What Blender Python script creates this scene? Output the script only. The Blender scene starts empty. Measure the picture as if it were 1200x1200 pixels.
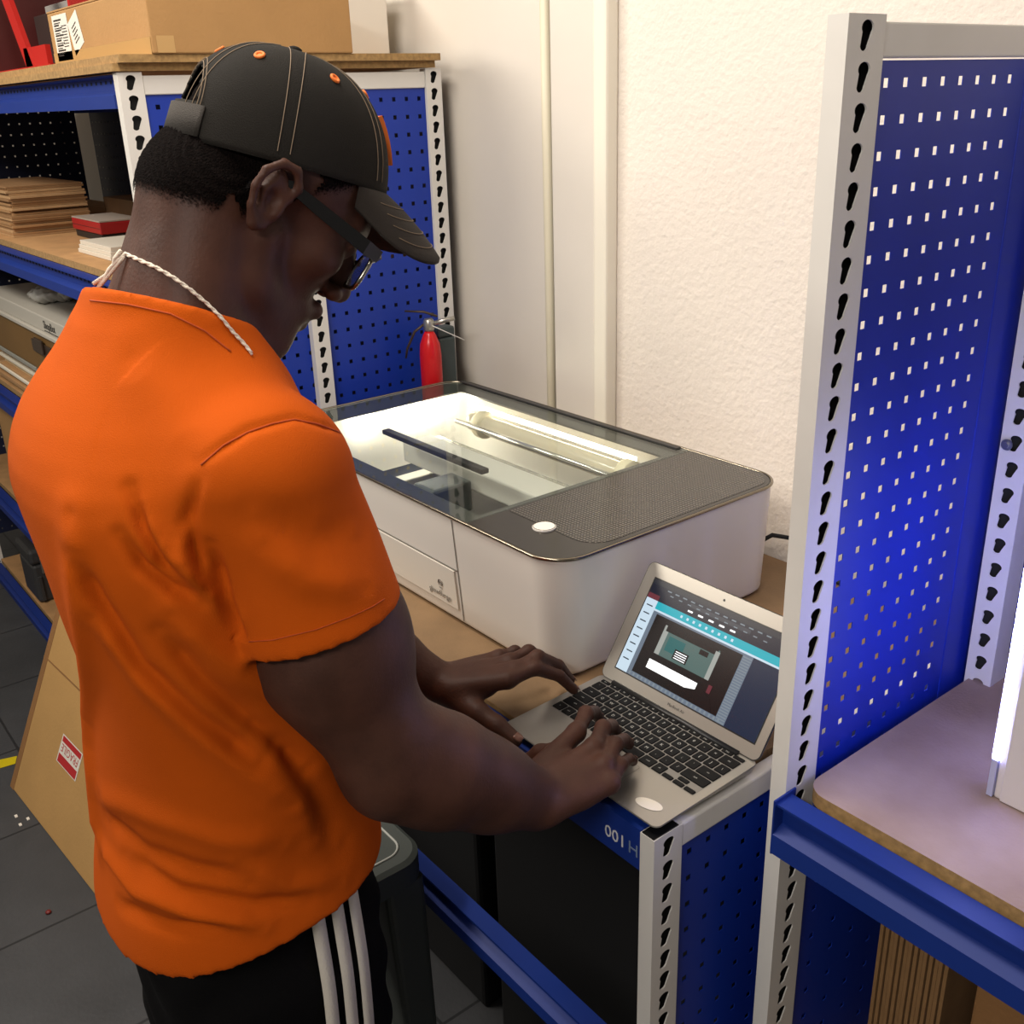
import bpy, bmesh, math, random
import numpy as np
from mathutils import Vector, Matrix
from mathutils.bvhtree import BVHTree
from mathutils.geometry import tessellate_polygon
random.seed(7)
C = bpy.context.scene.collection
PI = math.pi
FLOOR = -1.10      # z = 0 is the top of the workbench board
# ------------------------------------------------------------------ camera
CF = 1203.1; CAM = np.array([1.03178, -0.89712, 0.83564])
YAW, PITCH, ROLL = math.radians(52.2584), math.radians(21.9488), math.radians(-1.98633)
_d = np.array([-math.sin(YAW)*math.cos(PITCH), math.cos(YAW)*math.cos(PITCH), -math.sin(PITCH)])
_r = np.cross(_d, [0, 0, 1]); _r /= np.linalg.norm(_r); _u = np.cross(_r, _d)
CR = math.cos(ROLL)*_r + math.sin(ROLL)*_u; CU = -math.sin(ROLL)*_r + math.cos(ROLL)*_u; CD = _d
cd = bpy.data.cameras.new('camera'); cam = bpy.data.objects.new('camera', cd); C.objects.link(cam)
cam.matrix_world = Matrix(((CR[0], CU[0], -CD[0], CAM[0]), (CR[1], CU[1], -CD[1], CAM[1]), (CR[2], CU[2], -CD[2], CAM[2]), (0, 0, 0, 1)))
cd.sensor_width = 36; cd.sensor_fit = 'HORIZONTAL'; cd.lens = 36*CF/1200; cd.clip_start = .05
bpy.context.scene.camera = cam
def ray(u, v): return CR*(u-600)/CF - CU*(v-600)/CF + CD
def atz(u, v, z):
    d = ray(u, v); return Vector(CAM + d*(z-CAM[2])/d[2])
def dep(u, v, t): return Vector(CAM + ray(u, v)*t)
# ------------------------------------------------------------------ materials
def lin(c):
    if isinstance(c, str): c = [int(c[i:i+2], 16)/255 for i in (0, 2, 4)]
    return [(x/12.92 if x <= .04045 else ((x+.055)/1.055)**2.4) for x in c[:3]] + [1]
MATS = {}
def mat(name, col, rough=.6, metal=0, noise=0, nscale=8, bump=0, bscale=60, col2=None, **kw):
    if name in MATS: return MATS[name]
    m = bpy.data.materials.new(name); m.use_nodes = True; MATS[name] = m
    nt = m.node_tree; b = nt.nodes['Principled BSDF']
    b.inputs['Base Color'].default_value = lin(col); b.inputs['Roughness'].default_value = rough; b.inputs['Metallic'].default_value = metal
    for k, v in kw.items():
        b.inputs[k.replace('_', ' ')].default_value = v
    tc = nt.nodes.new('ShaderNodeTexCoord')
    if noise or col2:
        n = nt.nodes.new('ShaderNodeTexNoise'); n.inputs['Scale'].default_value = nscale; n.inputs['Detail'].default_value = 6
        nt.links.new(tc.outputs['Object'], n.inputs['Vector'])
        r = nt.nodes.new('ShaderNodeValToRGB'); c = lin(col)
        r.color_ramp.elements[0].position = .3; r.color_ramp.elements[1].position = .72
        r.color_ramp.elements[0].color = c
        r.color_ramp.elements[1].color = lin(col2) if col2 else [min(1, x*(1+noise)) for x in c[:3]]+[1]
        if not col2: r.color_ramp.elements[0].color = [x*(1-noise) for x in c[:3]]+[1]
        nt.links.new(n.outputs['Fac'], r.inputs['Fac']); nt.links.new(r.outputs['Color'], b.inputs['Base Color'])
    if bump:
        n2 = nt.nodes.new('ShaderNodeTexNoise'); n2.inputs['Scale'].default_value = bscale; n2.inputs['Detail'].default_value = 5
        nt.links.new(tc.outputs['Object'], n2.inputs['Vector'])
        bp = nt.nodes.new('ShaderNodeBump'); bp.inputs['Strength'].default_value = bump; bp.inputs['Distance'].default_value = .004
        nt.links.new(n2.outputs['Fac'], bp.inputs['Height']); nt.links.new(bp.outputs['Normal'], b.inputs['Normal'])
    return m
def emit(name, col, s):
    if name in MATS: return MATS[name]
    m = mat(name, col, .5); b = m.node_tree.nodes['Principled BSDF']
    b.inputs['Emission Color'].default_value = lin(col); b.inputs['Emission Strength'].default_value = s
    return m
# ------------------------------------------------------------------ mesh helpers
class MB:
    def __init__(s): s.v = []; s.f = []; s.m = []
    def add(s, vs, fs, mi=0):
        o = len(s.v); s.v += [tuple(v) for v in vs]; s.f += [tuple(i+o for i in f) for f in fs]; s.m += [mi]*len(fs); return s
    def box(s, a, b, mi=0, M=None):
        x0, y0, z0 = a; x1, y1, z1 = b
        vs = [Vector(p) for p in ((x0,y0,z0),(x1,y0,z0),(x1,y1,z0),(x0,y1,z0),(x0,y0,z1),(x1,y0,z1),(x1,y1,z1),(x0,y1,z1))]
        if M: vs = [M @ v for v in vs]
        return s.add(vs, [(3,2,1,0),(4,5,6,7),(0,1,5,4),(1,2,6,5),(2,3,7,6),(3,0,4,7)], mi)
    def tube(s, pts, r, n=10, mi=0, closed=False, flat=1.0):
        pts = [Vector(p) for p in pts]; N = len(pts); rs = r if isinstance(r, (list, tuple)) else [r]*N
        vs = []; prev = None
        for i, p in enumerate(pts):
            if closed: t = (pts[(i+1) % N]-pts[i-1])
            else: t = pts[min(i+1, N-1)]-pts[max(i-1, 0)]
            t.normalize()
            if prev is None: a = Vector((0,0,1)) if abs(t.z) < .9 else Vector((1,0,0)); x = t.cross(a).normalized()
            else: x = (prev - t*prev.dot(t)).normalized()
            y = t.cross(x); prev = x
            for k in range(n):
                an = 2*PI*k/n; vs.append(p + x*math.cos(an)*rs[i] + y*math.sin(an)*rs[i]*flat)
        fs = []
        for i in range(N if closed else N-1):
            j = (i+1) % N
            for k in range(n): fs.append((i*n+k, i*n+(k+1) % n, j*n+(k+1) % n, j*n+k))
        if not closed: fs += [tuple(range(n-1, -1, -1)), tuple((N-1)*n+k for k in range(n))]
        return s.add(vs, fs, mi)
    def lathe(s, prof, o, ax='z', n=32, mi=0):
        vs = []; fs = []; o = Vector(o)
        for r, h in prof:
            for k in range(n):
                a = 2*PI*k/n; c, q = r*math.cos(a), r*math.sin(a)
                vs.append(o + (Vector((c, q, h)) if ax == 'z' else Vector((h, c, q)) if ax == 'x' else Vector((q, h, c))))
        for i in range(len(prof)-1):
            for k in range(n): fs.append((i*n+k, i*n+(k+1) % n, (i+1)*n+(k+1) % n, (i+1)*n+k))
        fs += [tuple(range(n-1, -1, -1)), tuple((len(prof)-1)*n+k for k in range(n))]
        return s.add(vs, fs, mi)
    def prism(s, poly, z0, z1, mi=0, M=None, top=None):
        n = len(poly); t = top or poly
        vs = [Vector((p[0], p[1], z0)) for p in poly] + [Vector((p[0], p[1], z1)) for p in t]
        if M: vs = [M @ v for v in vs]
        return s.add(vs, [tuple(range(n-1, -1, -1)), tuple(range(n, 2*n))] + [(i, (i+1) % n, n+(i+1) % n, n+i) for i in range(n)], mi)
    def build(s, name, mats, parent=None, smooth=False, bevel=0, loc=None):
        me = bpy.data.meshes.new(name)
        o = bpy.data.objects.new(name, me); C.objects.link(o)
        off = Vector(loc) if loc is not None else Vector((0, 0, 0))
        me.from_pydata([Vector(v)-off for v in s.v], [], s.f)
        for m in (mats if isinstance(mats, (list, tuple)) else [mats]): me.materials.append(m)
        me.polygons.foreach_set('material_index', s.m)
        bm = bmesh.new(); bm.from_mesh(me); bmesh.ops.recalc_face_normals(bm, faces=bm.faces); bm.to_mesh(me); bm.free()
        if smooth: me.polygons.foreach_set('use_smooth', [True]*len(me.polygons))
        o.location = off
        if parent: setp(o, parent)
        if bevel:
            b = o.modifiers.new('bevel', 'BEVEL'); b.width = bevel; b.segments = 2; b.limit_method = 'ANGLE'; b.angle_limit = .6
        return o
def wl(o): return o.location.copy() + (wl(o.parent) if o.parent else Vector((0, 0, 0)))
def setp(o, p):
    w = wl(p); o.parent = p; o.location = o.location - w
def tag(o, label, cat, group=None, kind=None):
    o['label'] = label; o['category'] = cat
    if group: o['group'] = group
    if kind: o['kind'] = kind
    return o
def thing(name, loc, label, cat, group=None):
    o = bpy.data.objects.new(name, None); C.objects.link(o); o.location = loc; o.empty_display_size = .05
    return tag(o, label, cat, group)
def struct(o): o['kind'] = 'structure'; return o
def rrect(x0, y0, x1, y1, r, n=6, rs=None):
    out = []; rs = rs or [r]*4
    for (cx, cy, a0), rr in zip(((x1, y0, -PI/2), (x1, y1, 0), (x0, y1, PI/2), (x0, y0, PI)), rs):
        sx = -1 if cx == x1 else 1; sy = 1 if cy == y0 else -1
        for k in range(n+1):
            a = a0 + PI/2*k/n; out.append((cx+sx*rr+rr*math.cos(a), cy+sy*rr+rr*math.sin(a)))
    return out
def text_mesh(txt, size, mname, M, depth=0, align='LEFT'):
    cu = bpy.data.curves.new('t', 'FONT'); cu.body = txt; cu.size = size; cu.align_x = align; cu.extrude = depth; cu.resolution_u = 2
    o = bpy.data.objects.new('t', cu); C.objects.link(o)
    bpy.context.view_layer.update()
    me = o.to_mesh(); vs = [M @ v.co for v in me.vertices]; fs = [tuple(p.vertices) for p in me.polygons]
    o.to_mesh_clear(); bpy.data.objects.remove(o); bpy.data.curves.remove(cu)
    return vs, fs
def basis(o, x, y):
    x = Vector(x).normalized(); y = Vector(y); y = (y - x*y.dot(x)).normalized(); z = x.cross(y)
    return Matrix(((x[0], y[0], z[0], o[0]), (x[1], y[1], z[1], o[1]), (x[2], y[2], z[2], o[2]), (0, 0, 0, 1)))
# ------------------------------------------------------------------ implicit surfaces: smooth bodies as one closed skin
class SDF:
    def __init__(s, lo, hi, h):
        s.lo = np.array(lo, float); s.h = h; s.n = (np.ceil((np.array(hi)-s.lo)/h)).astype(int)+1
        s.d = np.full(s.n, .2, 'f4')
    def sub(s, lo, hi):
        i0 = np.clip(np.floor((np.array(lo)-s.lo)/s.h).astype(int), 0, s.n); i1 = np.clip(np.ceil((np.array(hi)-s.lo)/s.h).astype(int)+1, 0, s.n)
        sl = tuple(slice(a, b) for a, b in zip(i0, i1))
        ax = [(s.lo[k]+s.h*np.arange(i0[k], i1[k])).astype('f4') for k in range(3)]
        return sl, ax[0][:, None, None], ax[1][None, :, None], ax[2][None, None, :]
    def comb(s, fn, lo, hi, k, op='add'):
        m = .02+k
        sl, X, Y, Z = s.sub(np.array(lo)-m, np.array(hi)+m)
        if 0 in s.d[sl].shape: return
        b = fn(X, Y, Z); a = s.d[sl]
        if op == 'sub': a, b2 = -a, b; b = b2
        if k > 0:
            hh = np.maximum(k-np.abs(a-b), 0)/k; r = np.minimum(a, b)-hh*hh*k*.25
        else: r = np.minimum(a, b)
        s.d[sl] = -r if op == 'sub' else r
    def cap(s, a, b, ra, rb, k=.01, op='add'):
        a = np.array(a, float); b = np.array(b, float); ab = b-a; L = max(ab@ab, 1e-9)
        def fn(X, Y, Z):
            t = np.clip(((X-a[0])*ab[0]+(Y-a[1])*ab[1]+(Z-a[2])*ab[2])/L, 0, 1)
            return np.sqrt((X-a[0]-t*ab[0])**2+(Y-a[1]-t*ab[1])**2+(Z-a[2]-t*ab[2])**2)-(ra+(rb-ra)*t)
        R = max(ra, rb); s.comb(fn, np.minimum(a, b)-R, np.maximum(a, b)+R, k, op)
    def ell(s, c, r, rot=None, k=.01, op='add'):
        c = np.array(c, float); r = np.array(r, float); A = np.eye(3) if rot is None else np.array(rot, float)   # rows = local axes
        def fn(X, Y, Z):
            q = [(A[i][0]*(X-c[0])+A[i][1]*(Y-c[1])+A[i][2]*(Z-c[2])) for i in range(3)]
            k0 = np.sqrt(sum((q[i]/r[i])**2 for i in range(3))); k1 = np.sqrt(sum((q[i]/r[i]**2)**2 for i in range(3)))+1e-6
            return k0*(k0-1)/k1
        R = r.max(); s.comb(fn, c-R, c+R, k, op)
    def chain(s, pts, rs, k=.01):
        for i in range(len(pts)-1): s.cap(pts[i], pts[i+1], rs[i], rs[i+1], k)
    def loft(s, st, yaw=0, k=.02, p=2.4, off=0):
        st = sorted(st); zs = np.array([q[0] for q in st])
        cy, sy = math.cos(yaw), math.sin(yaw)
        def fn(X, Y, Z):
            I = [smooth_interp(Z, zs, [q[j] for q in st]) for j in range(1, 5)]
            dx = X-I[0]; dy = Y-I[1]; a = I[2]+off; b = I[3]+off
            u = cy*dx+sy*dy; v = -sy*dx+cy*dy
            g = (np.abs(u/a)**p+np.abs(v/b)**p)**(1/p)
            d = (g-1)*np.minimum(a, b)
            return np.maximum(d, np.maximum(zs[0]-Z, Z-zs[-1]))
        A = max(q[3] for q in st)+off; B = A
        lo = [min(q[1] for q in st)-A, min(q[2] for q in st)-B, zs[0]]; hi = [max(q[1] for q in st)+A, max(q[2] for q in st)+B, zs[-1]]
        s.comb(fn, lo, hi, k)
    def plane_cut(s, p, n, mask=None):       # removes the side n points to
        sl, X, Y, Z = s.sub(s.lo, s.lo+s.n*s.h); p = np.array(p); n = np.array(n, float); n /= np.linalg.norm(n)
        f = (X-p[0])*n[0]+(Y-p[1])*n[1]+(Z-p[2])*n[2]
        s.d = np.maximum(s.d, f.astype('f4'))
    def mesh(s):
        d = s.d; h = s.h; ins = d < 0
        nx, ny, nz = d.shape; cnt = np.zeros((nx-1, ny-1, nz-1), 'i1')
        for i in (0, 1):
            for j in (0, 1):
                for k in (0, 1): cnt += ins[i:nx-1+i, j:ny-1+j, k:nz-1+k]
        act = (cnt > 0) & (cnt < 8); idx = np.full(act.shape, -1, 'i4'); c = np.argwhere(act); idx[act] = np.arange(len(c))
        acc = np.zeros((len(c), 3)); num = np.zeros(len(c))
        cs = [(i, j, k) for i in (0, 1) for j in (0, 1) for k in (0, 1)]
        V = {o: d[c[:, 0]+o[0], c[:, 1]+o[1], c[:, 2]+o[2]] for o in cs}
        for a in cs:
            for ax in range(3):
                if a[ax] == 0:
                    b = list(a); b[ax] = 1; b = tuple(b); va, vb = V[a], V[b]; m = (va < 0) != (vb < 0)
                    t = np.where(m, va/(va-vb+1e-12*(va == vb)), 0); p = np.tile(np.array(a, float), (len(c), 1)); p[:, ax] = t
                    acc[m] += p[m]; num[m] += 1
        v = (c+acc/num[:, None])*h+s.lo
        F = []
        for ax in range(3):
            o1, o2 = [(1, 2), (2, 0), (0, 1)][ax]
            sa = [slice(None)]*3; sb = [slice(None)]*3; sa[ax] = slice(0, -1); sb[ax] = slice(1, None)
            A = ins[tuple(sa)]; B = ins[tuple(sb)]; e = np.argwhere(A != B)
            ok = (e[:, o1] > 0) & (e[:, o2] > 0) & (e[:, o1] < d.shape[o1]-1) & (e[:, o2] < d.shape[o2]-1); e = e[ok]
            fl = A[e[:, 0], e[:, 1], e[:, 2]]
            q = []
            for du, dv in ((1, 1), (0, 1), (0, 0), (1, 0)):
                w = e.copy(); w[:, o1] -= du; w[:, o2] -= dv; q.append(idx[w[:, 0], w[:, 1], w[:, 2]])
            q = np.stack(q, 1); q[~fl] = q[~fl][:, ::-1]; F.append(q)
        return v, np.concatenate(F)
def smooth_interp(Z, zs, vals):
    v = np.interp(Z, zs, vals)
    for e in (.025, .05): v = v+np.interp(Z+e, zs, vals)+np.interp(Z-e, zs, vals)
    return v/5
def relax(v, f, n):
    e = np.concatenate([f[:, [0, 1]], f[:, [1, 2]], f[:, [2, 3]], f[:, [3, 0]]]); cnt = np.bincount(e.ravel(), minlength=len(v))[:, None]
    for _ in range(n):
        acc = np.zeros_like(v)
        for k in range(3): acc[:, k] = np.bincount(e[:, 0], v[e[:, 1], k], len(v))+np.bincount(e[:, 1], v[e[:, 0], k], len(v))
        v = v*.4+.6*acc/np.maximum(cnt, 1)
    return v
def normals(v, f):
    n = np.cross(v[f[:, 2]]-v[f[:, 0]], v[f[:, 3]]-v[f[:, 1]]); N = np.zeros_like(v)
    for k in range(3):
        for j in range(4): N[:, k] += np.bincount(f[:, j], n[:, k], len(v))
    return N/(np.linalg.norm(N, axis=1)[:, None]+1e-12)
def np_obj(name, v, f, m, parent=None, loc=(0, 0, 0)):
    me = bpy.data.meshes.new(name); v = v-np.array(loc)
    me.vertices.add(len(v)); me.vertices.foreach_set('co', v.astype('f4').ravel())
    me.loops.add(f.size); me.loops.foreach_set('vertex_index', f.astype('i4').ravel())
    me.polygons.add(len(f)); me.polygons.foreach_set('loop_start', np.arange(0, f.size, f.shape[1], dtype='i4')); me.polygons.foreach_set('loop_total', np.full(len(f), f.shape[1], 'i4'))
    me.update(calc_edges=True); me.validate(); me.polygons.foreach_set('use_smooth', [True]*len(me.polygons)); me.materials.append(m)
    o = bpy.data.objects.new(name, me); C.objects.link(o); o.location = loc
    if parent: setp(o, parent)
    return o
def polyd(v, pts):
    best = np.full(len(v), 9.); pts = [np.array(p) for p in pts]
    for a, b in zip(pts[:-1], pts[1:]):
        ab = b-a; t = np.clip(((v-a)@ab)/max(ab@ab, 1e-9), 0, 1); best = np.minimum(best, np.linalg.norm(v-a-t[:, None]*ab, axis=1))
    return best
# ------------------------------------------------------------------ the man
def hframe(F, pitch, roll=0):
    F = np.array(F, float); F /= np.linalg.norm(F); U = np.array([0, 0, 1.])
    f = F*math.cos(pitch)-U*math.sin(pitch); u = F*math.sin(pitch)+U*math.cos(pitch); r = np.cross(f, u)
    return r, f, u
PX = (-.05, -.53)
person = thing('person', (PX[0], PX[1], FLOOR), 'man in orange t-shirt and black cap typing on the laptop at the workbench', 'person')
YB = math.radians(-6)
HR, HF, HU = hframe((.20, .98, 0), math.radians(39)); HO = np.array([-.014, -.411, .744]); HS = 1.06
def H(r, f, u): return HO + HS*(HR*r+HF*f+HU*u)
HROT = np.array([HR, HF, HU])
TORSO = [(-.32, -.035, -.53, .165, .12), (-.10, -.035, -.535, .17, .125), (.06, -.035, -.53, .155, .118), (.22, -.035, -.53, .175, .125), (.36, -.035, -.535, .195, .14), (.46, -.035, -.53, .19, .13), (.53, -.035, -.525, .16, .105), (.585, -.04, -.52, .11, .085), (.62, -.045, -.51, .075, .075)]
SHR = np.array([.138, -.505, .50]); SHL = np.array([-.235, -.475, .495])
ELR = np.array(dep(458, 888, 1.10)); WRR = np.array([.236, -.262, .052])
WRL = np.array([-.045, -.205, .062]); ELL = np.array([-.235, -.36, .205])
B = SDF((-.42, -.80, -.32), (.42, .06, .93), .0031)
B.loft(TORSO, YB, .02)
# shoulders, neck
for S in (SHR, SHL):
    B.cap((-.04, -.52, .555), S, .055, .058, .05); B.ell(S+np.array([0, 0, -.01]), (.066, .066, .07), None, .03)
NB = np.array([-.045, -.512, .585])
B.cap(NB, H(0, -.035, -.02), .077, .066, .03)
B.cap((-.04, -.475, .555), H(0, .0, -.06), .06, .052, .03)
for sx in (-1, 1): B.cap((-.05+sx*.10, -.56, .545), H(sx*.03, -.045, -.03), .035, .042, .04)
# head
B.ell(H(0, .004, .052), np.array((.078, .102, .088))*HS, HROT, .02)
B.ell(H(0, .045, -.01), np.array((.061, .055, .083))*HS, HROT, .02)
for sx in (-1, 1):
    B.cap(H(sx*.056, .008, -.03), H(sx*.05, .022, -.07), .02, .02, .015)
    B.cap(H(sx*.05, .022, -.07), H(sx*.018, .078, -.105), .021, .02, .02)
    B.ell(H(sx*.046, .066, -.012), np.array((.02, .024, .02))*HS, HROT, .015)
    B.cap(H(sx*.012, .098, .034), H(sx*.045, .083, .034), .011, .009, .012)
    B.ell(H(sx*.033, .104, .010), np.array((.015, .012, .010))*HS, HROT, .01, 'sub')
    B.ell(H(sx*.032, .087, .010), np.array((.0135, .0125, .0125))*HS, HROT, .004)
    B.cap(H(sx*.020, .100, .013), H(sx*.045, .090, .014), .0035, .0035, .004)
B.ell(H(0, .083, -.108), np.array((.024, .018, .017))*HS, HROT, .015)
B.cap(H(0, .100, .022), H(0, .119, -.028), .008*HS, .0125*HS, .012)
for sx in (-1, 1): B.ell(H(sx*.0145, .108, -.034), np.array((.0095, .0115, .009))*HS, HROT, .006)
B.chain([H(-.024, .088, -.066), H(-.008, .1035, -.060), H(.008, .1035, -.060), H(.024, .088, -.066)], [.006, .0095, .0095, .006], .006)
B.ell(H(0, .078, -.078), np.array((.034, .020, .03))*HS, HROT, .015)
B.chain([H(-.021, .088, -.074), H(0, .099, -.078), H(.021, .088, -.074)], [.006, .0095, .006], .005)
B.cap(H(-.022, .108, -.0695), H(.022, .108, -.0695), .0012, .0012, .003, 'sub')
B.ell(H(0, .038, -.078), np.array((.046, .050, .030))*HS, HROT, .025)
B.ell(np.array(dep(240, 222, float(CD @ (H(0, -.045, 0)-CAM)))), (.056, .056, .06), None, .03)
# ears
for sx in (-1, 1):
    def E(f, u, r=0): return H(sx*(.081+r), f, u)
    er = hframe((.20, .98, 0), math.radians(39-14)); ER = np.array([er[0], er[1], er[2]])
    B.ell(E(-.012, .004, .001), np.array((.0065, .0165, .029))*HS, ER, .006)
    hel = [E(.004, .008, .0), E(.006, .024, .004), E(-.004, .036, .007), E(-.019, .034, .011), E(-.030, .020, .014), E(-.031, .003, .013), E(-.024, -.014, .009), E(-.013, -.026, .004), E(-.004, -.024, .001)]
    B.chain(hel, [.0042, .0046, .0048, .0048, .0046, .0044, .0046, .0068, .005], .003)
    B.chain([E(-.016, .022, .006), E(-.021, .006, .008), E(-.013, -.010, .006)], [.0035]*3, .004)
    B.ell(E(-.008, .000, .009), np.array((.008, .0085, .012))*HS, ER, .004, 'sub')
    B.cap(E(.001, -.001, .003), E(.000, -.008, .004), .004, .004, .004)
# right arm, muscular
def vm(a, b, t): return a+(b-a)*t
B.chain([SHR, vm(SHR, ELR, .3), vm(SHR, ELR, .60)+np.array([-.014, -.013, 0]), vm(SHR, ELR, .9)], [.058, .060, .066, .050], .03)
B.ell(vm(SHR, ELR, .60)+np.array([.010, .022, .010]), (.042, .046, .075), None, .04)
B.ell(vm(SHR, ELR, .62)+np.array([.0, -.018, .0]), (.044, .042, .09), None, .04)
B.chain([vm(SHR, ELR, .9), ELR+np.array([0, .0, -.012])], [.049, .047], .03)
B.chain([ELR+np.array([0, 0, -.012]), vm(ELR, WRR, .3)+np.array([0, 0, .0]), vm(ELR, WRR, .65), WRR], [.052, .058, .048, .038], .03)
B.cap(vm(ELR, WRR, .1)+np.array([.01, .02, .02]), vm(ELR, WRR, .5)+np.array([.005, .01, .01]), .036, .034, .03)
# left arm
B.chain([SHL, vm(SHL, ELL, .35), vm(SHL, ELL, .75), ELL], [.064, .064, .05, .045], .03)
B.chain([ELL, vm(ELL, WRL, .3), vm(ELL, WRL, .7), WRL], [.046, .048, .036, .029], .03)
# hands
NAILS = []
def finger(K, T, up, raise_, r0, r1):
    K, T, up = map(lambda q: np.array(q, float), (K, T, up))
    P = K+(T-K)*.40+up*raise_; D = K+(T-K)*.78+up*raise_*.75
    B.chain([K, P], [r0*1.05, r0], .005); B.chain([P, D, T], [r0*1.04, (r0+r1)/2, r1], .003)
    B.ell(P, (r0*1.08,)*3, None, .004); NAILS.append((D, T, r1))
    return P, D, T
def hand(W, Ks, Ts, raises, th, mr=.0125):
    W = np.array(W); up = np.array([0, 0, 1.])
    ax = np.mean(Ks, 0)-W; sd = np.array(Ks[3])-np.array(Ks[0])
    for i, K in enumerate(Ks):
        K = np.array(K); base = W+ax*.12+sd*(-.32+.2*i); B.cap(base, K-(K-base)*.04, .0155, mr, .014)
        B.ell(K+up*.001, (.0125,)*3, None, .006)
    B.ell(W+ax*.5-up*.012, (.037, .037, .019), None, .02)
    for K, T, rr, ra in zip(Ks, Ts, raises, (.0100, .0104, .0098, .0086)): finger(K, T, up, rr, ra, ra*.8)
    t0, t1, t2, t3 = map(lambda q: np.array(q, float), th)
    B.chain([t0, t1], [.019, .016], .014); B.chain([t1, t2, t3], [.0150, .0135, .0112], .005); NAILS.append((t2, t3, .0112))
RK = [atz(676, 858, .074), atz(696, 876, .076), atz(709, 896, .069), atz(716, 918, .056)]
RT = [atz(702, 842, .030), atz(722, 858, .030), atz(737, 872, .030), atz(742, 892, .029)]
hand(WRR, RK, RT, (.020, .020, .018, .014), [WRR+np.array([-.02, .02, -.005]), atz(652, 884, .048), atz(634, 884, .040), atz(620, 892, .030)])
LK = [atz(596, 797, .080), atz(604, 785, .084), atz(598, 776, .080), atz(586, 771, .070)]
LT = [atz(672, 808, .031), atz(668, 797, .033), atz(652, 790, .033), atz(630, 786, .033)]
hand(WRL, LK, LT, (.026, .028, .026, .02), [WRL+np.array([.012, .0, -.008]), atz(560, 835, .046), atz(582, 850, .036), atz(603, 867, .022)])
bv, bf = B.mesh(); bv = relax(bv, bf, 2)
SKIN = mat('skin', '3e241a', .56, noise=.16, nscale=22, bump=.12, bscale=260, Specular_IOR_Level=.3, Subsurface_Weight=.06, Subsurface_Radius=(.01, .004, .002), col2='4e3024')
body = np_obj('body', bv, bf, SKIN, person, (PX[0], PX[1], .3))
# hair: short cropped layer lying on the skull, grown from the scalp surface
q_ = ((bv-HO)/HS) @ HROT.T; R_, F_, U_ = q_[:, 0], q_[:, 1], q_[:, 2]
rag = .0015*np.sin(R_*300+U_*170)+.0015*np.sin(F_*260-U_*220)
low = np.where(F_ < -.02, -.056+.35*(F_+.08), np.where(F_ < .012, -.015+.9*(F_+.01), .012+.9*(F_-.012)))
hm_ = (U_ > low+rag) & (U_ < .11) & (F_ < .052+.5*(U_-.03)) & (np.linalg.norm(q_-np.array([0, 0, .03]), axis=1) < .15)
hm_ &= ~((np.abs(R_) > .0745) & (F_ > -.042) & (F_ < .02) & (U_ < .045))
fm = hm_[bf].all(1); used = np.unique(bf[fm]); mp_ = np.full(len(bv), -1); mp_[used] = np.arange(len(used))
bn = normals(bv, bf); hv = bv[used]+bn[used]*(.0020+.0008*np.sin(bv[used][:, 0:1]*900+bv[used][:, 2:3]*700)); hf = mp_[bf[fm]]
HAIR = mat('short_hair', '0e0908', .95, Specular_IOR_Level=.05, noise=.5, nscale=300, bump=1, bscale=500)
ho = np_obj('hair', hv, hf, HAIR, person, (PX[0], PX[1], .7))
fa = ho.data.attributes.new('hair_fade', 'FLOAT', 'POINT'); fa.data.foreach_set('value', np.clip((U_-low)[used]/.035, 0, 1).astype('f4'))
nt = HAIR.node_tree; at_ = nt.nodes.new('ShaderNodeAttribute'); at_.attribute_name = 'hair_fade'; no_ = nt.nodes.new('ShaderNodeTexNoise'); no_.inputs['Scale'].default_value = 420; no_.inputs['Detail'].default_value = 3
m1 = nt.nodes.new('ShaderNodeMath'); m1.operation = 'ADD'; m2 = nt.nodes.new('ShaderNodeMath'); m2.operation = 'MULTIPLY_ADD'; m2.inputs[1].default_value = 3.0; m2.inputs[2].default_value = -2.0; m2.use_clamp = True
tc_ = nt.nodes.new('ShaderNodeTexCoord'); nt.links.new(tc_.outputs['Object'], no_.inputs['Vector']); nt.links.new(at_.outputs['Fac'], m1.inputs[0]); nt.links.new(no_.outputs['Fac'], m1.inputs[1]); nt.links.new(m1.outputs[0], m2.inputs[0]); nt.links.new(m2.outputs[0], nt.nodes['Principled BSDF'].inputs['Alpha'])
NAILM = mat('fingernail', '6e4a3e', .35)
for a_, b_, r_ in NAILS:
    d_ = (b_-a_)/np.linalg.norm(b_-a_); up = np.array([0, 0, 1.])-d_*d_[2]
    if np.linalg.norm(up) < .2: up = -np.array([0, 1., 0])-d_*(-d_[1])
    up /= np.linalg.norm(up); sd_ = np.cross(d_, up); m = MB(); g = []
    for i in range(7):
        for k in range(7):
            s1, s2 = -1+2*i/6, -1+2*k/6; an = s1*.75*(1-.15*s2*s2); pos = b_+d_*(r_*.30+s2*r_*.55)+(sd_*math.sin(an)+up*math.cos(an))*(r_*1.03-r_*.10*(s2 > .5))
            g.append(pos)
    m.add(g, [(i*7+k, i*7+k+1, i*7+k+8, i*7+k+7) for i in range(6) for k in range(6)]); o = m.build('fingernail', NAILM, body, smooth=True); t_ = o.modifiers.new('t', 'SOLIDIFY'); t_.thickness = .0008
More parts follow.
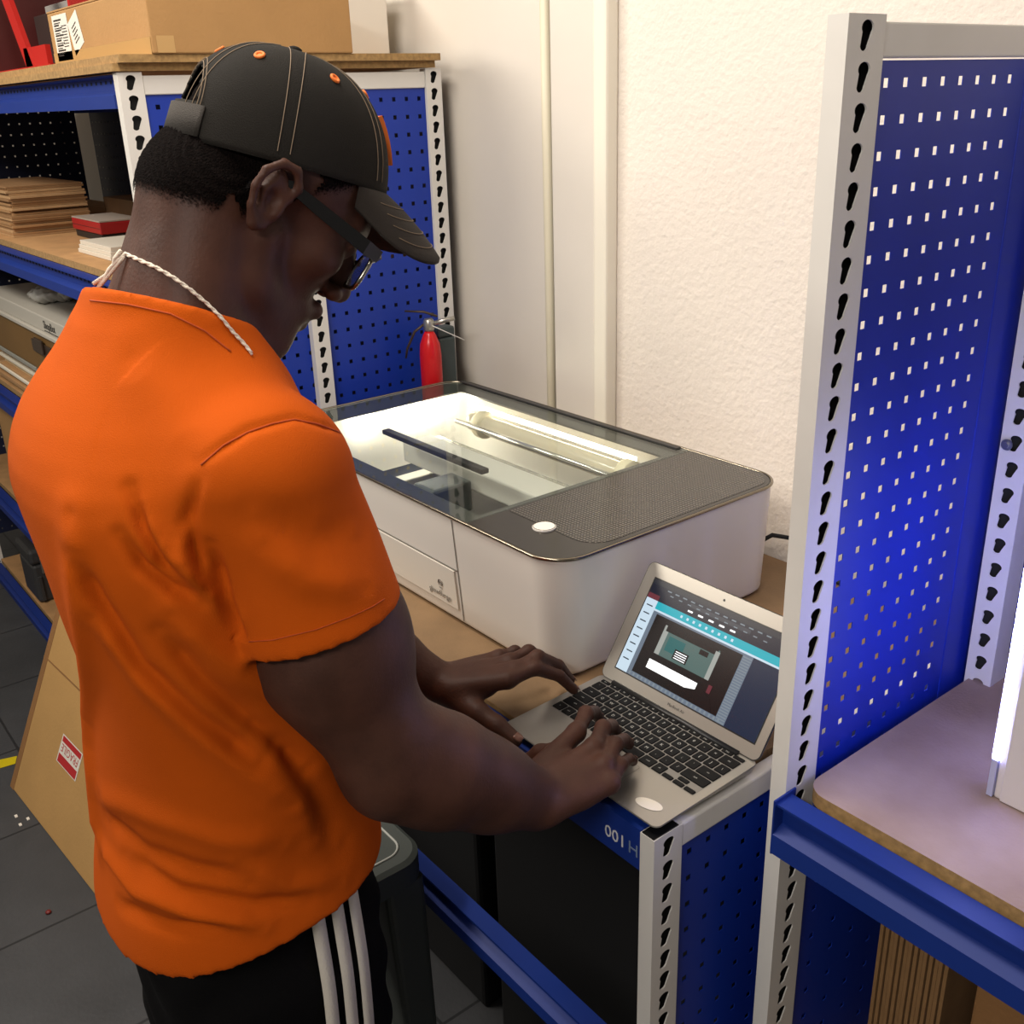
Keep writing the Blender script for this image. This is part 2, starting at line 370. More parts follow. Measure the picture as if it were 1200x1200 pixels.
# ------------------------------------------------------------------ t-shirt
S = SDF((-.42, -.80, -.16), (.33, -.22, .73), .004)
SO = [(-.155, -.022, -.540, .213, .172), (-.06, -.022, -.540, .210, .172), (.06, -.026, -.528, .186, .158), (.22, -.026, -.520, .186, .146), (.36, -.030, -.535, .204, .147), (.46, -.038, -.545, .210, .153), (.53, -.048, -.548, .200, .146), (.585, -.05, -.532, .140, .116), (.63, -.043, -.508, .104, .096), (.67, -.040, -.498, .094, .090), (.70, -.038, -.492, .090, .088)]
S.loft(SO, YB, .02)
for Sx in (SHR, SHL): S.cap((-.04, -.525, .565), Sx+np.array([0, 0, .004]), .058, .07, .06)
def sleeve(G, a, e, t, r0, r1, op='add', k=.035):
    d = (e-a)/np.linalg.norm(e-a); end = a+(e-a)*t; b = a+(e-a)*(t+.15)
    def fn(X, Y, Z):
        ab = b-a; L = ab@ab; tt = np.clip(((X-a[0])*ab[0]+(Y-a[1])*ab[1]+(Z-a[2])*ab[2])/L, 0, 1)
        q = np.sqrt((X-a[0]-tt*ab[0])**2+(Y-a[1]-tt*ab[1])**2+(Z-a[2]-tt*ab[2])**2)-(r0+(r1-r0)*tt)
        return np.maximum(q, (X-end[0])*d[0]+(Y-end[1])*d[1]+(Z-end[2])*d[2])
    R = max(r0, r1); G.comb(fn, np.minimum(a, b)-R, np.maximum(a, b)+R, k, op)
EL2 = ELR+np.array([-.020, -.014, -.004]); sleeve(S, SHR, EL2, .485, .081, .091, k=.014); sleeve(S, SHL, ELL, .52, .080, .086)
# the cloth lies over the body at the shoulders and the base of the neck
def resample(G, T):
    g = [((T.lo[k]+T.h*np.arange(T.n[k]))-G.lo[k])/G.h for k in range(3)]; i0 = [np.clip(np.floor(x).astype(int), 0, G.n[k]-2) for k, x in enumerate(g)]; fr = [np.clip(x-i, 0, 1) for x, i in zip(g, i0)]
    out = np.zeros(T.n, 'f4')
    for a in (0, 1):
        for b in (0, 1):
            for c in (0, 1):
                w = (fr[0] if a else 1-fr[0])[:, None, None]*(fr[1] if b else 1-fr[1])[None, :, None]*(fr[2] if c else 1-fr[2])[None, None, :]
                out += (G.d[np.ix_(i0[0]+a, i0[1]+b, i0[2]+c)]*w).astype('f4')
    return out
zz = (S.lo[2]+S.h*np.arange(S.n[2]))[None, None, :]
bo = resample(B, S)-(-.03+.037*np.clip((zz-.44)/.07, 0, 1)); gx, gy = (S.lo[0]+S.h*np.arange(S.n[0]))[:, None, None], (S.lo[1]+S.h*np.arange(S.n[1]))[None, :, None]
COLP = np.array([-.045, -.53, .650]); COLN = np.array([-.10, .40, .92]); COLN /= np.linalg.norm(COLN)
bo = np.maximum(bo, (gx-COLP[0])*COLN[0]+(gy-COLP[1])*COLN[1]+(zz-COLP[2])*COLN[2]-.012); bo = np.maximum(bo, gy+.405)
hh_ = np.maximum(.02-np.abs(S.d-bo), 0)/.02
S.d = (np.minimum(S.d, bo)-hh_*hh_*.02*.25).astype('f4')
S.plane_cut((-.05, -.70, -.068), (.10, .15, -1))
NX = H(0, -.03, -.03)-NB; NX /= np.linalg.norm(NX)
def clip_fn(base, p, n):       # base solid, only on the side n points to
    p = np.array(p, float); n = np.array(n, float)/np.linalg.norm(n)
    return lambda X, Y, Z: np.maximum(base(X, Y, Z), -((X-p[0])*n[0]+(Y-p[1])*n[1]+(Z-p[2])*n[2]))
def cyl(p, n, r):
    p = np.array(p, float); n = np.array(n, float)/np.linalg.norm(n)
    def fn(X, Y, Z):
        t = (X-p[0])*n[0]+(Y-p[1])*n[1]+(Z-p[2])*n[2]
        return np.sqrt((X-p[0]-t*n[0])**2+(Y-p[1]-t*n[1])**2+(Z-p[2]-t*n[2])**2)-r
    return fn
COLP = np.array([-.045, -.53, .650]); COLN = np.array([-.10, .40, .92])
S.comb(clip_fn(cyl((-.045, -.515, 0), (0, 0, 1), .16), COLP, COLN), COLP-.18, COLP+.18, 0, 'sub')
S.comb(clip_fn(cyl((-.045, -.46, 0), (0, 0, 1), .12), (.02, -.445, .60), (0, .85, .53)), COLP-.18, COLP+.2, 0, 'sub')
S.comb(clip_fn(cyl(NB, NX, .082), COLP-COLN*.035, COLN), COLP-.02-.1, COLP+.13, 0, 'sub')
sh = SDF(S.lo, S.lo+(S.n-1)*S.h, S.h)
sh.loft([(z, x, y, a-.009, b-.009) for z, x, y, a, b in SO if z < .1], YB, .0)
dd = (ELR-SHR)/np.linalg.norm(ELR-SHR)
for a, e in ((SHR, EL2), (SHL, ELL)): sleeve(sh, a+(e-a)*.45, e, .08, .077, .077, k=0)
S.d = np.maximum(S.d, -np.minimum(sh.d, .2))
S.d[:, :, :2] = .05
sv, sf = S.mesh(); sv = relax(sv, sf, 5)
n0 = normals(sv, sf)
bvh = BVHTree.FromPolygons([Vector(v) for v in sv[:]], sf.tolist()) if True else None
def hit(u, v):
    r = bvh.ray_cast(Vector(CAM), Vector(ray(u, v)).normalized()); return np.array(r[0]) if r[0] else None
FOLDS = [  # image-traced creases on the cloth: points, depth (mm, negative = valley), width (m)
 ([(84, 600), (92, 700), (103, 800), (112, 900), (116, 990)], 7, .020),
 ([(152, 572), (168, 620), (190, 660), (222, 690)], -9, .0075), ([(140, 628), (165, 665), (200, 692), (236, 706)], -9, .008), ([(164, 590), (182, 630), (208, 665), (232, 684)], 5, .007), ([(224, 606), (228, 640), (236, 668), (246, 690)], -7, .006), ([(208, 625), (214, 650), (228, 680)], 5, .007), ([(247, 640), (262, 700), (284, 762)], -9, .008),
 ([(200, 640), (240, 690), (275, 722)], 5, .012),
 ([(88, 650), (120, 710), (165, 780), (230, 840), (300, 890)], -9, .012), ([(110, 720), (170, 800), (250, 870), (340, 940)], 6, .018),
 ([(190, 745), (240, 800), (300, 850), (360, 900)], -8, .012), ([(200, 720), (280, 790), (360, 830)], 5, .015),
 ([(330, 880), (370, 930), (400, 990)], -5, .018), ([(300, 850), (340, 920), (370, 980)], 4, .016),
 ([(125, 960), (170, 1000), (230, 1020), (290, 1030)], -6, .013), ([(120, 990), (160, 1040), (230, 1070), (310, 1085)], 6, .012),
 ([(140, 1060), (200, 1085), (270, 1090)], -5, .010), ([(150, 1005), (210, 1045), (300, 1062), (360, 1055)], -5, .011),
 ([(280, 1010), (340, 1040), (400, 1030)], 4, .014), ([(120, 930), (180, 960), (260, 985), (330, 985)], 4, .016),
 ([(238, 560), (222, 600), (208, 626)], -5, .007), ([(236, 545), (290, 505), (345, 490), (400, 505)], -2.5, .006),
 ([(310, 640), (360, 680), (430, 690)], 4, .018), ([(300, 600), (370, 630), (420, 620)], -4, .02), ([(150, 420), (200, 470), (230, 540)], 4, .03),
]
disp = np.zeros(len(sv))
for pts, amp, w in FOLDS:
    pp = []
    for (a, b), (a2, b2) in zip(pts[:-1], pts[1:]):
        for t in (0, .34, .67): pp.append((a+(a2-a)*t, b+(b2-b)*t))
    pp.append(pts[-1]); q = [hit(*p) for p in pp]; q = [x for x in q if x is not None]
    q = [q[0]]+[b for a, b in zip(q[:-1], q[1:]) if np.linalg.norm(a-b) < .09]
    if len(q) < 2: continue
    lo = np.min(q, 0)-.09; hi = np.max(q, 0)+.09; sel = np.where(((sv > lo) & (sv < hi)).all(1))[0]
    d = polyd(sv[sel], q)*1.12; ends = np.minimum(np.linalg.norm(sv[sel]-q[0], axis=1), np.linalg.norm(sv[sel]-q[-1], axis=1)); disp[sel] += 1.5*amp/1000*np.exp(-(d/w)**2)*np.clip(ends/.04+.25, 0, 1)
# the inner and outer face move together
view = np.sign((n0*(sv-np.array([-.04, -.55, 0]))*np.array([1, 1, 0])).sum(1)); view[view == 0] = 1
def nz(v): return .5*np.sin(v[:, 0]*23+v[:, 2]*17+1.3*np.sin(v[:, 1]*19))+.5*np.sin(v[:, 1]*27-v[:, 2]*31+2*np.sin(v[:, 0]*13))
rad = sv-np.array([-.045, -.555, 0]); rad[:, 2] = 0; rad /= np.linalg.norm(rad, axis=1)[:, None]
near_arm = np.linalg.norm(sv-SHR, axis=1) < .16
dirn = np.where(near_arm[:, None], n0*np.sign((n0*(sv-vm(SHR, ELR, .3))).sum(1))[:, None], rad)
sv = sv+dirn*(disp+.0022*nz(sv))[:, None]
ORANGE = mat('orange_cotton', 'bc5006', .92, noise=.06, nscale=5, bump=.25, bscale=900, Specular_IOR_Level=.15)
shirt = np_obj('t_shirt', sv, sf, ORANGE, person, (PX[0], PX[1], .3))
shirt['label'] = 'orange short-sleeved t-shirt'
# ------------------------------------------------------------------ cap
KR, KF, KU = hframe((.20, .98, 0), math.radians(18))
skull = H(0, .004, .052); KO = np.array(dep(321, 193, float(CD @ (skull-CAM))))
RA, RB, RH = .094, .121, .112
def K(r, f, u): return Vector(KO+KR*r+KF*f+KU*u)
def dome(th, ph, off=0):           # th 0 = front, ph 0 = rim .. 1 = crown button
    a = ph*PI/2; c = math.cos(a)**.80; q = math.sin(a)**.95
    rr = (RA+off)*c*math.sin(th); ff = (RB-(.013 if math.cos(th) < 0 else 0)+off)*c*math.cos(th); uu = (RH+off)*q
    if math.cos(th) > 0: ff *= 1-.10*ph*(1-ph); 
    return K(rr, ff, uu)
NT, NP = 120, 36
CAPM = mat('charcoal_twill', '1c1915', .92, Specular_IOR_Level=.25, noise=.12, nscale=12, bump=.4, bscale=900)
STM = mat('beige_thread', '7a6854', .8)
m = MB(); vs = [dome(2*PI*i/NT, j/NP) for j in range(NP) for i in range(NT)]+[dome(0, 1)]; fs = []
def arch(i, j):
    th = 2*PI*(i+.5)/NT; dx = abs(th-PI)*RB*.78; u = (j+.5)/NP
    z = RH*math.sin(u*PI/2)**.95
    return z > .034 and (dx/.043)**2+((z-.034)/.040)**2 < 1
for j in range(NP-1):
    for i in range(NT):
        if not arch(i, j): fs.append((j*NT+i, j*NT+(i+1) % NT, (j+1)*NT+(i+1) % NT, (j+1)*NT+i))
for i in range(NT): fs.append(((NP-1)*NT+i, (NP-1)*NT+(i+1) % NT, NP*NT))
m.add(vs, fs); cap = m.build('cap', CAPM, person, smooth=True, loc=Vector(KO)); cap['label'] = 'black baseball cap with orange eyelets'
sm = cap.modifiers.new('thick', 'SOLIDIFY'); sm.thickness = .0022; sm.offset = 1
# brim
m = MB(); NB2, NR = 36, 10; br = []
def brimpt(t, s, off=0):             # t -1..1 across, s 0..1 outwards
    th = t*.98; base = np.array([(RA+.001)*math.sin(th), (RB+.001)*math.cos(th), 0.])
    L = .078*math.sqrt(max(0, 1-abs(t)**3.2)); out = np.array([math.sin(th)*.25, 1, 0]); out /= np.linalg.norm(out)
    p = base+out*L*s
    dr = .42*L*s+.22*L*s*s                   # bends down
    x = p[0]/RA; p[2] -= dr+.030*x*x*s
    return K(p[0], p[1], p[2]+off)
for off in (.0018, -.0018):
    for j in range(NR+1):
        for i in range(NB2+1): br.append(brimpt(-1+2*i/NB2, j/NR, off))
W2 = NB2+1; Q = W2*(NR+1); fs = []
for j in range(NR):
    for i in range(NB2):
        a = j*W2+i; fs.append((a, a+1, a+1+W2, a+W2)); fs.append((Q+a+W2, Q+a+W2+1, Q+a+1, Q+a))
for i in range(NB2): a = NR*W2+i; fs.append((a, a+1, Q+a+1, Q+a)); fs.append((i+1, i, Q+i, Q+i+1))
m.add(br, fs); m.build('brim', mat('brim_twill', '28211b', .9, noise=.1, nscale=12, bump=.4, bscale=900), cap, smooth=True)
m = MB()
for k in range(6):
    th = PI/6+k*PI/3+.16
    for sg in (-1, 1):
        pts = [dome(th+sg*min(.5, .0052/(RA*max(.05, math.cos(ph*PI/2)))), ph, .0026) for ph in [x/20 for x in range(1, 19)] ]
        if len(pts) > 2: m.tube(pts, .0005, 4)
for s_ in (.30, .48, .66, .84):
    m.tube([brimpt(-.85+1.7*i/30, s_, .0022) for i in range(31)], .0005, 4)
# arch binding and its double stitch
for rr_, z0 in ((.047, .036), (.051, .036)):
    pts = []
    for a in [PI*x/24 for x in range(25)]:
        z = z0-.004+rr_*.93*math.sin(a); dx = rr_*math.cos(a); ph = 2/PI*math.asin(min(1, (z/RH))**(1/.95)); pts.append(dome(PI+dx/(RB*.78), ph, .003))
    m.tube(pts, .0005, 4)
m.build('stitching', STM, cap)
m = MB()
for k in range(6):
    th = k*PI/3+.16; c = dome(th, .60, .002); n = (c-K(0, 0, .02)).normalized(); x = n.orthogonal().normalized(); y = n.cross(x)
    ring = [c+x*.0042*math.cos(a)+y*.0042*math.sin(a)+n*.0008 for a in [2*PI*q/14 for q in range(14)]]
    e = MB(); e.tube(ring, .0016, 6, closed=True); e.add([c+n*.001+x*.0042*math.cos(2*PI*q/12)+y*.0042*math.sin(2*PI*q/12) for q in range(12)], [tuple(range(12))])
    e.build('eyelet', mat('orange_thread', 'e8762a', .7), cap, smooth=True)
m.lathe([(.0, 0), (.007, .0), (.0065, .004), (.003, .0055)], (0, 0, 0)); m.v = [tuple(K(v[0], v[1], v[2]+RH+.001)) for v in m.v]
m.build('crown_button', CAPM, cap, smooth=True)
# strap at the back
m = MB(); n_ = 24
inn = []; 
for z in (.004, .032):
    for i in range(n_+1):
        th = PI+(-.62+1.24*i/n_); ph = 2/PI*math.asin((z/RH)**(1/.95)); inn.append(dome(th, ph, .005))
m.add(inn, [(i, i+1, n_+2+i, n_+1+i) for i in range(n_)])
st = m.build('strap', mat('strap_twill', '2a241e', .85, bump=.5, bscale=900), cap, smooth=True); q = st.modifiers.new('t', 'SOLIDIFY'); q.thickness = .002
# emblem: raised orange letter block on the front
m = MB()
def onfront(dx, u): 
    th = dx/RB; ph = 2/PI*math.asin(min(.999, (u/RH))**(1/.95)); return dome(th, ph, .0035)
for dx0, dx1, u0, u1 in ((-.026, .026, .030, .037), (-.026, -.014, .030, .074), (.014, .026, .030, .074), (-.026, .026, .067, .074), (-.014, .014, .049, .056)):
    g = [onfront(dx0+(dx1-dx0)*a/4, u0+(u1-u0)*b/4) for b in range(5) for a in range(5)]
    m.add(g, [(b*5+a, b*5+a+1, b*5+a+6, b*5+a+5) for b in range(4) for a in range(4)])
em = m.build('emblem', MATS['orange_thread'], cap); q = em.modifiers.new('t', 'SOLIDIFY'); q.thickness = .007; q.offset = 0; em['label'] = 'raised orange embroidered emblem'
# ------------------------------------------------------------------ glasses
BLK = mat('black_acetate', '0b0a0a', .25)
m = MB(); GO = H(0, .120, .004)
def G(r, f, u): return Vector(H(r, f, u))
for sx in (-1, 1):
    def T(p): return Vector(p)
    seg = [G(sx*.0775, .108, .017), G(sx*.082, .09, .017), G(sx*.0835, .03, .020), G(sx*.083, -.002, .022), G(sx*.082, -.018, .016), G(sx*.080, -.034, .0)]
    r_ = Vector(HR*sx); u_ = Vector(HU); w_ = [.0065, .0075, .0065, .005, .0045, .004]; vs = []
    for p, ww in zip(seg, w_):
        for a, b in ((-.0018, -ww), (.0018, -ww), (.0018, ww), (-.0018, ww)): vs.append(p+r_*a+u_*b)
    fs = [(i*4+k, i*4+(k+1) % 4, i*4+4+(k+1) % 4, i*4+4+k) for i in range(5) for k in range(4)]+[(0, 1, 2, 3), (20, 21, 22, 23)]
    t_ = MB().add(vs, fs)
    if sx == -1: gl = t_.build('glasses', BLK, person, loc=GO); gl['label'] = 'black rimmed glasses'; gl.name = 'glasses'
    else: t_.build('temple', BLK, gl)
fr = MB()
for sx in (-1, 1):
    poly = rrect(-.031, -.020, .031, .018, .014, 6)
    pts = [G(sx*.038+p[0], .119-.18*abs(p[0]+sx*.038)**1.0*abs(sx), p[1]-.002) for p in poly]
    fr.tube(pts, .0026, 8, closed=True)
    fr.tube([pts[0]*0+G(sx*.068, .107, .014), G(sx*.0775, .106, .017)], .005, 8)
    ln = MB().add([p for p in pts], [tuple(range(len(pts)))]); l = ln.build('lens', mat('lens_glass', 'dfe6e6', .04, Transmission_Weight=1.0, IOR=1.45), gl); q = l.modifiers.new('t', 'SOLIDIFY'); q.thickness = .0016
fr.tube([G(-.010, .119, .006), G(0, .122, .009), G(.010, .119, .006)], .0028, 8)
fr.build('rim', mat('silver_rim', '8d8a80', .25, 1), gl, smooth=True)
# ------------------------------------------------------------------ cord round the neck
nbv = BVHTree.FromPolygons([Vector(v) for v in bv], bf.tolist()); svb = BVHTree.FromPolygons([Vector(v) for v in sv], sf.tolist())
def surf(u, v, off):
    best = None
    for b in (nbv, svb):
        r = b.ray_cast(Vector(CAM), Vector(ray(u, v)).normalized())
        if r[0] and (best is None or r[3] < best[1]): best = (r[0]+r[1]*off*(1 if r[1].dot(Vector(ray(u, v))) < 0 else -1), r[3])
    return best[0] if best else None
m = MB(); cp = [surf(*p, .002) for p in ((149, 298), (165, 305), (185, 314), (205, 326), (225, 341), (243, 357), (258, 373), (272, 390), (285, 404), (296, 418))]; cp = [c for c in cp if c]
sp = []
for i in range(len(cp)-1):
    for k in range(6): sp.append(cp[i].lerp(cp[i+1], k/6))
nrm = Vector(-CD)
for s_ in (0, PI): m.tube([p+Vector(CU)*.0011*math.sin(i*1.1+s_)+nrm*.0011*math.cos(i*1.1+s_) for i, p in enumerate(sp)], .0013, 6)
for k in range(3):
    q = [cp[0]+Vector(CR)*(-.0085*t+.002*k*math.sin(t*1.6+k*2))+Vector(CU)*(-.0075*t+.0025*(k-1))-Vector(CD)*(.001+.001*k)+Vector(CD)*.004*t for t in range(5)]
    m.tube(q, .0022, 7)
# round the far side
nc = NB+NX*.06; xx = np.cross(NX, [0, 1, 0]); xx /= np.linalg.norm(xx); yy = np.cross(NX, xx)
co = m.build('neck_cord', mat('white_cord', 'd8cdbc', .8, bump=.5, bscale=600), person, smooth=True); co['label'] = 'thin white cord round the neck'
# ------------------------------------------------------------------ collar rib, seams
def ringline(name, us, off, r):
    p2 = [(a+(c-a)*t/6, b+(d-b)*t/6) for (a, b), (c, d) in zip(us[:-1], us[1:]) for t in range(6)]+[us[-1]]
    q = [surf(u, v, off) for u, v in p2]; q = [c for c in q if c]; o = [q[0]]
    for c in q[1:]:
        if (c-o[-1]).length < .03: o.append(c)
    MB().tube(o, r, 6).build(name, mat('orange_seam', 'a8420c', .9), shirt, smooth=True)
ringline('sleeve_seam', [(236, 545), (262, 522), (290, 507), (318, 497), (345, 492), (372, 497), (398, 507)], .0004, .0010)
ringline('collar_seam', [(106, 352), (150, 357), (200, 368), (240, 388), (270, 412)], .0004, .0009)
ringline('hem_stitch', [(292, 752), (320, 750), (370, 738), (410, 723), (436, 711), (450, 702)], .0003, .0006)
# ------------------------------------------------------------------ trousers
P = SDF((-.30, -.75, FLOOR+.03), (.25, -.30, .04), .006)
P.loft([(-.40, -.025, -.525, .178, .145), (-.2, -.025, -.53, .188, .152), (-.08, -.025, -.53, .182, .150), (.02, -.03, -.53, .165, .135)], YB, .02)
for sx in (-1, 1):
    hp = np.array([-.03+sx*.09, -.54, -.30]); kn = np.array([-.03+sx*.11, -.53, -.62]); an = np.array([-.03+sx*.12, -.56, FLOOR+.065])
    P.chain([hp, kn], [.095, .068], .03); P.chain([kn, an], [.068, .052], .02)
pv, pf = P.mesh(); pv = relax(pv, pf, 2); pv = pv+normals(pv, pf)*(.003*np.sin(pv[:, 2]*60+3*np.sin(pv[:, 0]*30)))[:, None]
TR = mat('black_jersey', '050405', .85, Specular_IOR_Level=.15, noise=.2, nscale=6, bump=.2, bscale=500)
trs = np_obj('trousers', pv, pf, TR, person, (PX[0], PX[1], -.3)); trs['label'] = 'black track trousers with three white side stripes'
pb = BVHTree.FromPolygons([Vector(v) for v in pv], pf.tolist())
for k in range(3):
    m = MB(); L_ = []
    for i in range(60):
        z = -.03-i*(.93/59); row = []
        for e in (-.0085, .0085):
            yv = -.495-.026*(k-1)*1.0+e-.03*max(0, min(1, (-z-.1)/.8))
            r = pb.ray_cast(Vector((.6, yv, z)), Vector((-1, 0, 0)))
            row.append((r[0]+Vector((.0015, 0, 0))) if r[0] else None)
        if None not in row: L_.append(row)
    for _ in range(12): L_ = [L_[0]]+[[(L_[i-1][q]+L_[i][q]*2+L_[i+1][q])/4 for q in (0, 1)] for i in range(1, len(L_)-1)]+[L_[-1]]
    vs = [p+Vector((.004, 0, 0)) for r in L_ for p in r]; m.add(vs, [(2*i, 2*i+1, 2*i+3, 2*i+2) for i in range(len(L_)-1)])
    s_ = m.build('stripe', mat('white_stripe', 'd9d2c4', .7, bump=.3, bscale=400), trs, smooth=True); q = s_.modifiers.new('t', 'SOLIDIFY'); q.thickness = .001
# shoes
for sx in (-1, 1):
    cx = -.03+sx*.12; m = MB(); rows = []
    prof = [(-.62, .030, .055, .09), (-.60, .038, .055, .10), (-.55, .040, .05, .105), (-.50, .042, .05, .075), (-.44, .048, .05, .055), (-.38, .046, .045, .045), (-.345, .032, .03, .032), (-.335, .015, .02, .022)]
    for y, wd, _, ht in prof:
        rows.append([(cx+wd*math.cos(a)*(1 if math.sin(a) > 0 else 1.05), y, FLOOR+.018+(ht*max(0, math.sin(a)) if math.sin(a) > 0 else -.016*min(1, -math.sin(a)*3))) for a in [2*PI*q/20 for q in range(20)]])
    vs = [p for r in rows for p in r]; n_ = len(rows)
    m.add(vs, [(i*20+k, i*20+(k+1) % 20, (i+1)*20+(k+1) % 20, (i+1)*20+k) for i in range(n_-1) for k in range(20)]+[tuple(range(19, -1, -1)), tuple((n_-1)*20+k for k in range(20))])
    m.build('shoe', mat('black_shoe', '121212', .5), person, smooth=True)
# ------------------------------------------------------------------ room
WY = .64
PLASTER = mat('rough_plaster', 'e6ddd2', .9, noise=.03, nscale=3, bump=.65, bscale=85)
SMOOTHP = mat('smooth_plaster', 'dcd5ca', .85, noise=.05, nscale=2.5, bump=.15, bscale=30)
FLM = bpy.data.materials.new('grey_floor_tile')
FLM = mat('grey_floor_tile', '3c3d40', .55, noise=.18, nscale=5, bump=.2, bscale=90)
def tilebrick(m, w, h, mort, mcol):
    nt = m.node_tree; b = nt.nodes['Principled BSDF']; src = b.inputs['Base Color'].links[0].from_socket
    tc = nt.nodes.new('ShaderNodeTexCoord'); br = nt.nodes.new('ShaderNodeTexBrick'); br.offset = .0
    br.inputs['Scale'].default_value = 1; br.inputs['Brick Width'].default_value = w; br.inputs['Row Height'].default_value = h; br.inputs['Mortar Size'].default_value = mort
    br.inputs['Mortar'].default_value = lin(mcol); nt.links.new(tc.outputs['Object'], br.inputs['Vector'])
    nt.links.new(src, br.inputs['Color1']); nt.links.new(src, br.inputs['Color2']); nt.links.new(br.outputs['Color'], b.inputs['Base Color'])
tilebrick(FLM, .45, .45, .004, '1e1f22')
struct(MB().box((-5.2, -3.2, FLOOR-.1), (2.6, WY, FLOOR)).build('floor', FLM))
struct(MB().box((-.585, WY, FLOOR), (2.6, WY+.12, 2.0)).build('wall_back', PLASTER))
struct(MB().box((-5.2, WY, FLOOR), (-.585, WY+.12, 2.0)).build('wall_rear', SMOOTHP))
struct(MB().box((-5.3, -3.2, FLOOR), (-5.2, WY, 2.0)).build('wall_left', SMOOTHP))
struct(MB().box((-5.2, -3.2, 2.0), (2.6, WY, 2.1)).build('ceiling', mat('white_ceiling', 'd8d2c8', .9)))
# boxed pilaster and the conduit beside it
struct(MB().box((-.735, WY-.03, FLOOR), (-.60, WY, 2.0)).build('trim_1', SMOOTHP, bevel=.004))
struct(MB().box((-.60, WY-.035, FLOOR), (-.56, WY, 2.0)).build('trim_2', mat('cream_trim', 'ece6d6', .7), bevel=.006))
cnd = MB().tube([(-.765, WY-.014, FLOOR), (-.765, WY-.014, 2.0)], .012, 16).build('conduit_pipe', mat('cream_pipe', 'd8d0b8', .5), smooth=True, loc=(-.765, WY-.014, FLOOR))
tag(cnd, 'cream vertical conduit pipe on the wall beside the boxed pilaster', 'pipe')
tag(MB().tube([(-.745, WY-.008, FLOOR), (-.745, WY-.008, 2.0)], .006, 10).build('gap_shade', mat('gap_shade_dark', '3a3631', .6), smooth=True, loc=(-.745, WY-.008, FLOOR)), 'dark thin strip standing in for the shaded gap between conduit and pilaster', 'gap_shade')  # thin dark rod paints the shade of the gap here
# ------------------------------------------------------------------ shelving kit
WHT = mat('white_powder_coat', 'd6d3cd', .45, noise=.02, nscale=20)
BLU = mat('blue_powder_coat', '052a7c', .55, noise=.05, nscale=9)
BLUP = mat('blue_panel', '06309a', .5, noise=.04, nscale=7)
ZINC = mat('zinc', '9a9a98', .35, .9)
def keyhole(cx, cy, s=1.0, sl=-.0022):
    pts = []
    for k in range(14): a = math.radians(-35)+math.radians(250)*k/13; pts.append((cx+.0092*s*math.cos(a), cy+.006*s+.0065*s*math.sin(a)))
    for k in range(8): a = math.radians(190)+math.radians(170)*k/7; pts.append((cx+sl*1.6*s+.0060*s*math.cos(a), cy-.009*s+.0045*s*math.sin(a)))
    return pts
def holed_strip(mb, w, z0, z1, pitch, M, start=.018, t=.0018, sl=-.0022):
    """strip in local (u across, v along); holes every pitch from the top"""
    z = z1-start; cells = []; hi = z1
    while z-pitch/2 > z0+.01: cells.append((z-pitch/2 if z-pitch*1.5 > z0+.01 else z0, hi, z)); hi = z-pitch/2; z -= pitch
    for lo, hi, c in cells:
        outer = [Vector((0, lo, 0)), Vector((w, lo, 0)), Vector((w, hi, 0)), Vector((0, hi, 0))]; inner = [Vector((x, y, 0)) for x, y in keyhole(w/2+.001, c, min(1.05, w/.040), sl)]
        tr = tessellate_polygon([outer, inner]); vs = outer+inner; n = len(inner)
        mb.add([M @ v for v in vs], tr)
        mb.add([M @ v for v in inner]+[M @ (v+Vector((0, 0, -t))) for v in inner], [(i, (i+1) % n, n+(i+1) % n, n+i) for i in range(n)])
def post(name, x0, x1, y0, y1, z0, z1, parent, face='+x', pitch=.0365, sl=-.0022, start=.018):
    m = MB(); t = .0018
    # three plain sides, one side with keyholes; dark liner stands in for the shade inside
    if face == '+x':
        m.box((x0, y0, z0), (x1, y0+t, z1)); m.box((x0, y1-t, z0), (x1, y1, z1)); m.box((x0, y0+t, z0), (x0+t, y1-t, z1)); m.box((x0+t, y0+t, z1-t), (x1-.0005, y1-t, z1))
        M = Matrix(((0, 0, 1, x1), (1, 0, 0, y0+t), (0, 1, 0, 0), (0, 0, 0, 1))); w = y1-y0-2*t; m.box((x0+t, y0+t, z0), (x1-.011, y1-t, z1-.003), 1)
    else:
        m.box((x0, y0, z0), (x0+t, y1, z1)); m.box((x1-t, y0, z0), (x1, y1, z1)); m.box((x0+t, y1-t, z0), (x1-t, y1, z1)); m.box((x0+t, y0+.0005, z1-t), (x1-t, y1-t, z1))
        M = Matrix(((1, 0, 0, x0+t), (0, 0, -1, y0), (0, 1, 0, 0), (0, 0, 0, 1))); w = x1-x0-2*t; m.box((x0+t, y0+.011, z0), (x1-t, y1-t, z1-.003), 1)
    holed_strip(m, w, z0, z1, pitch, M, start, t, sl)
    return m.build(name, [WHT, mat('post_hollow_shade', '1a1917', .8)], parent)
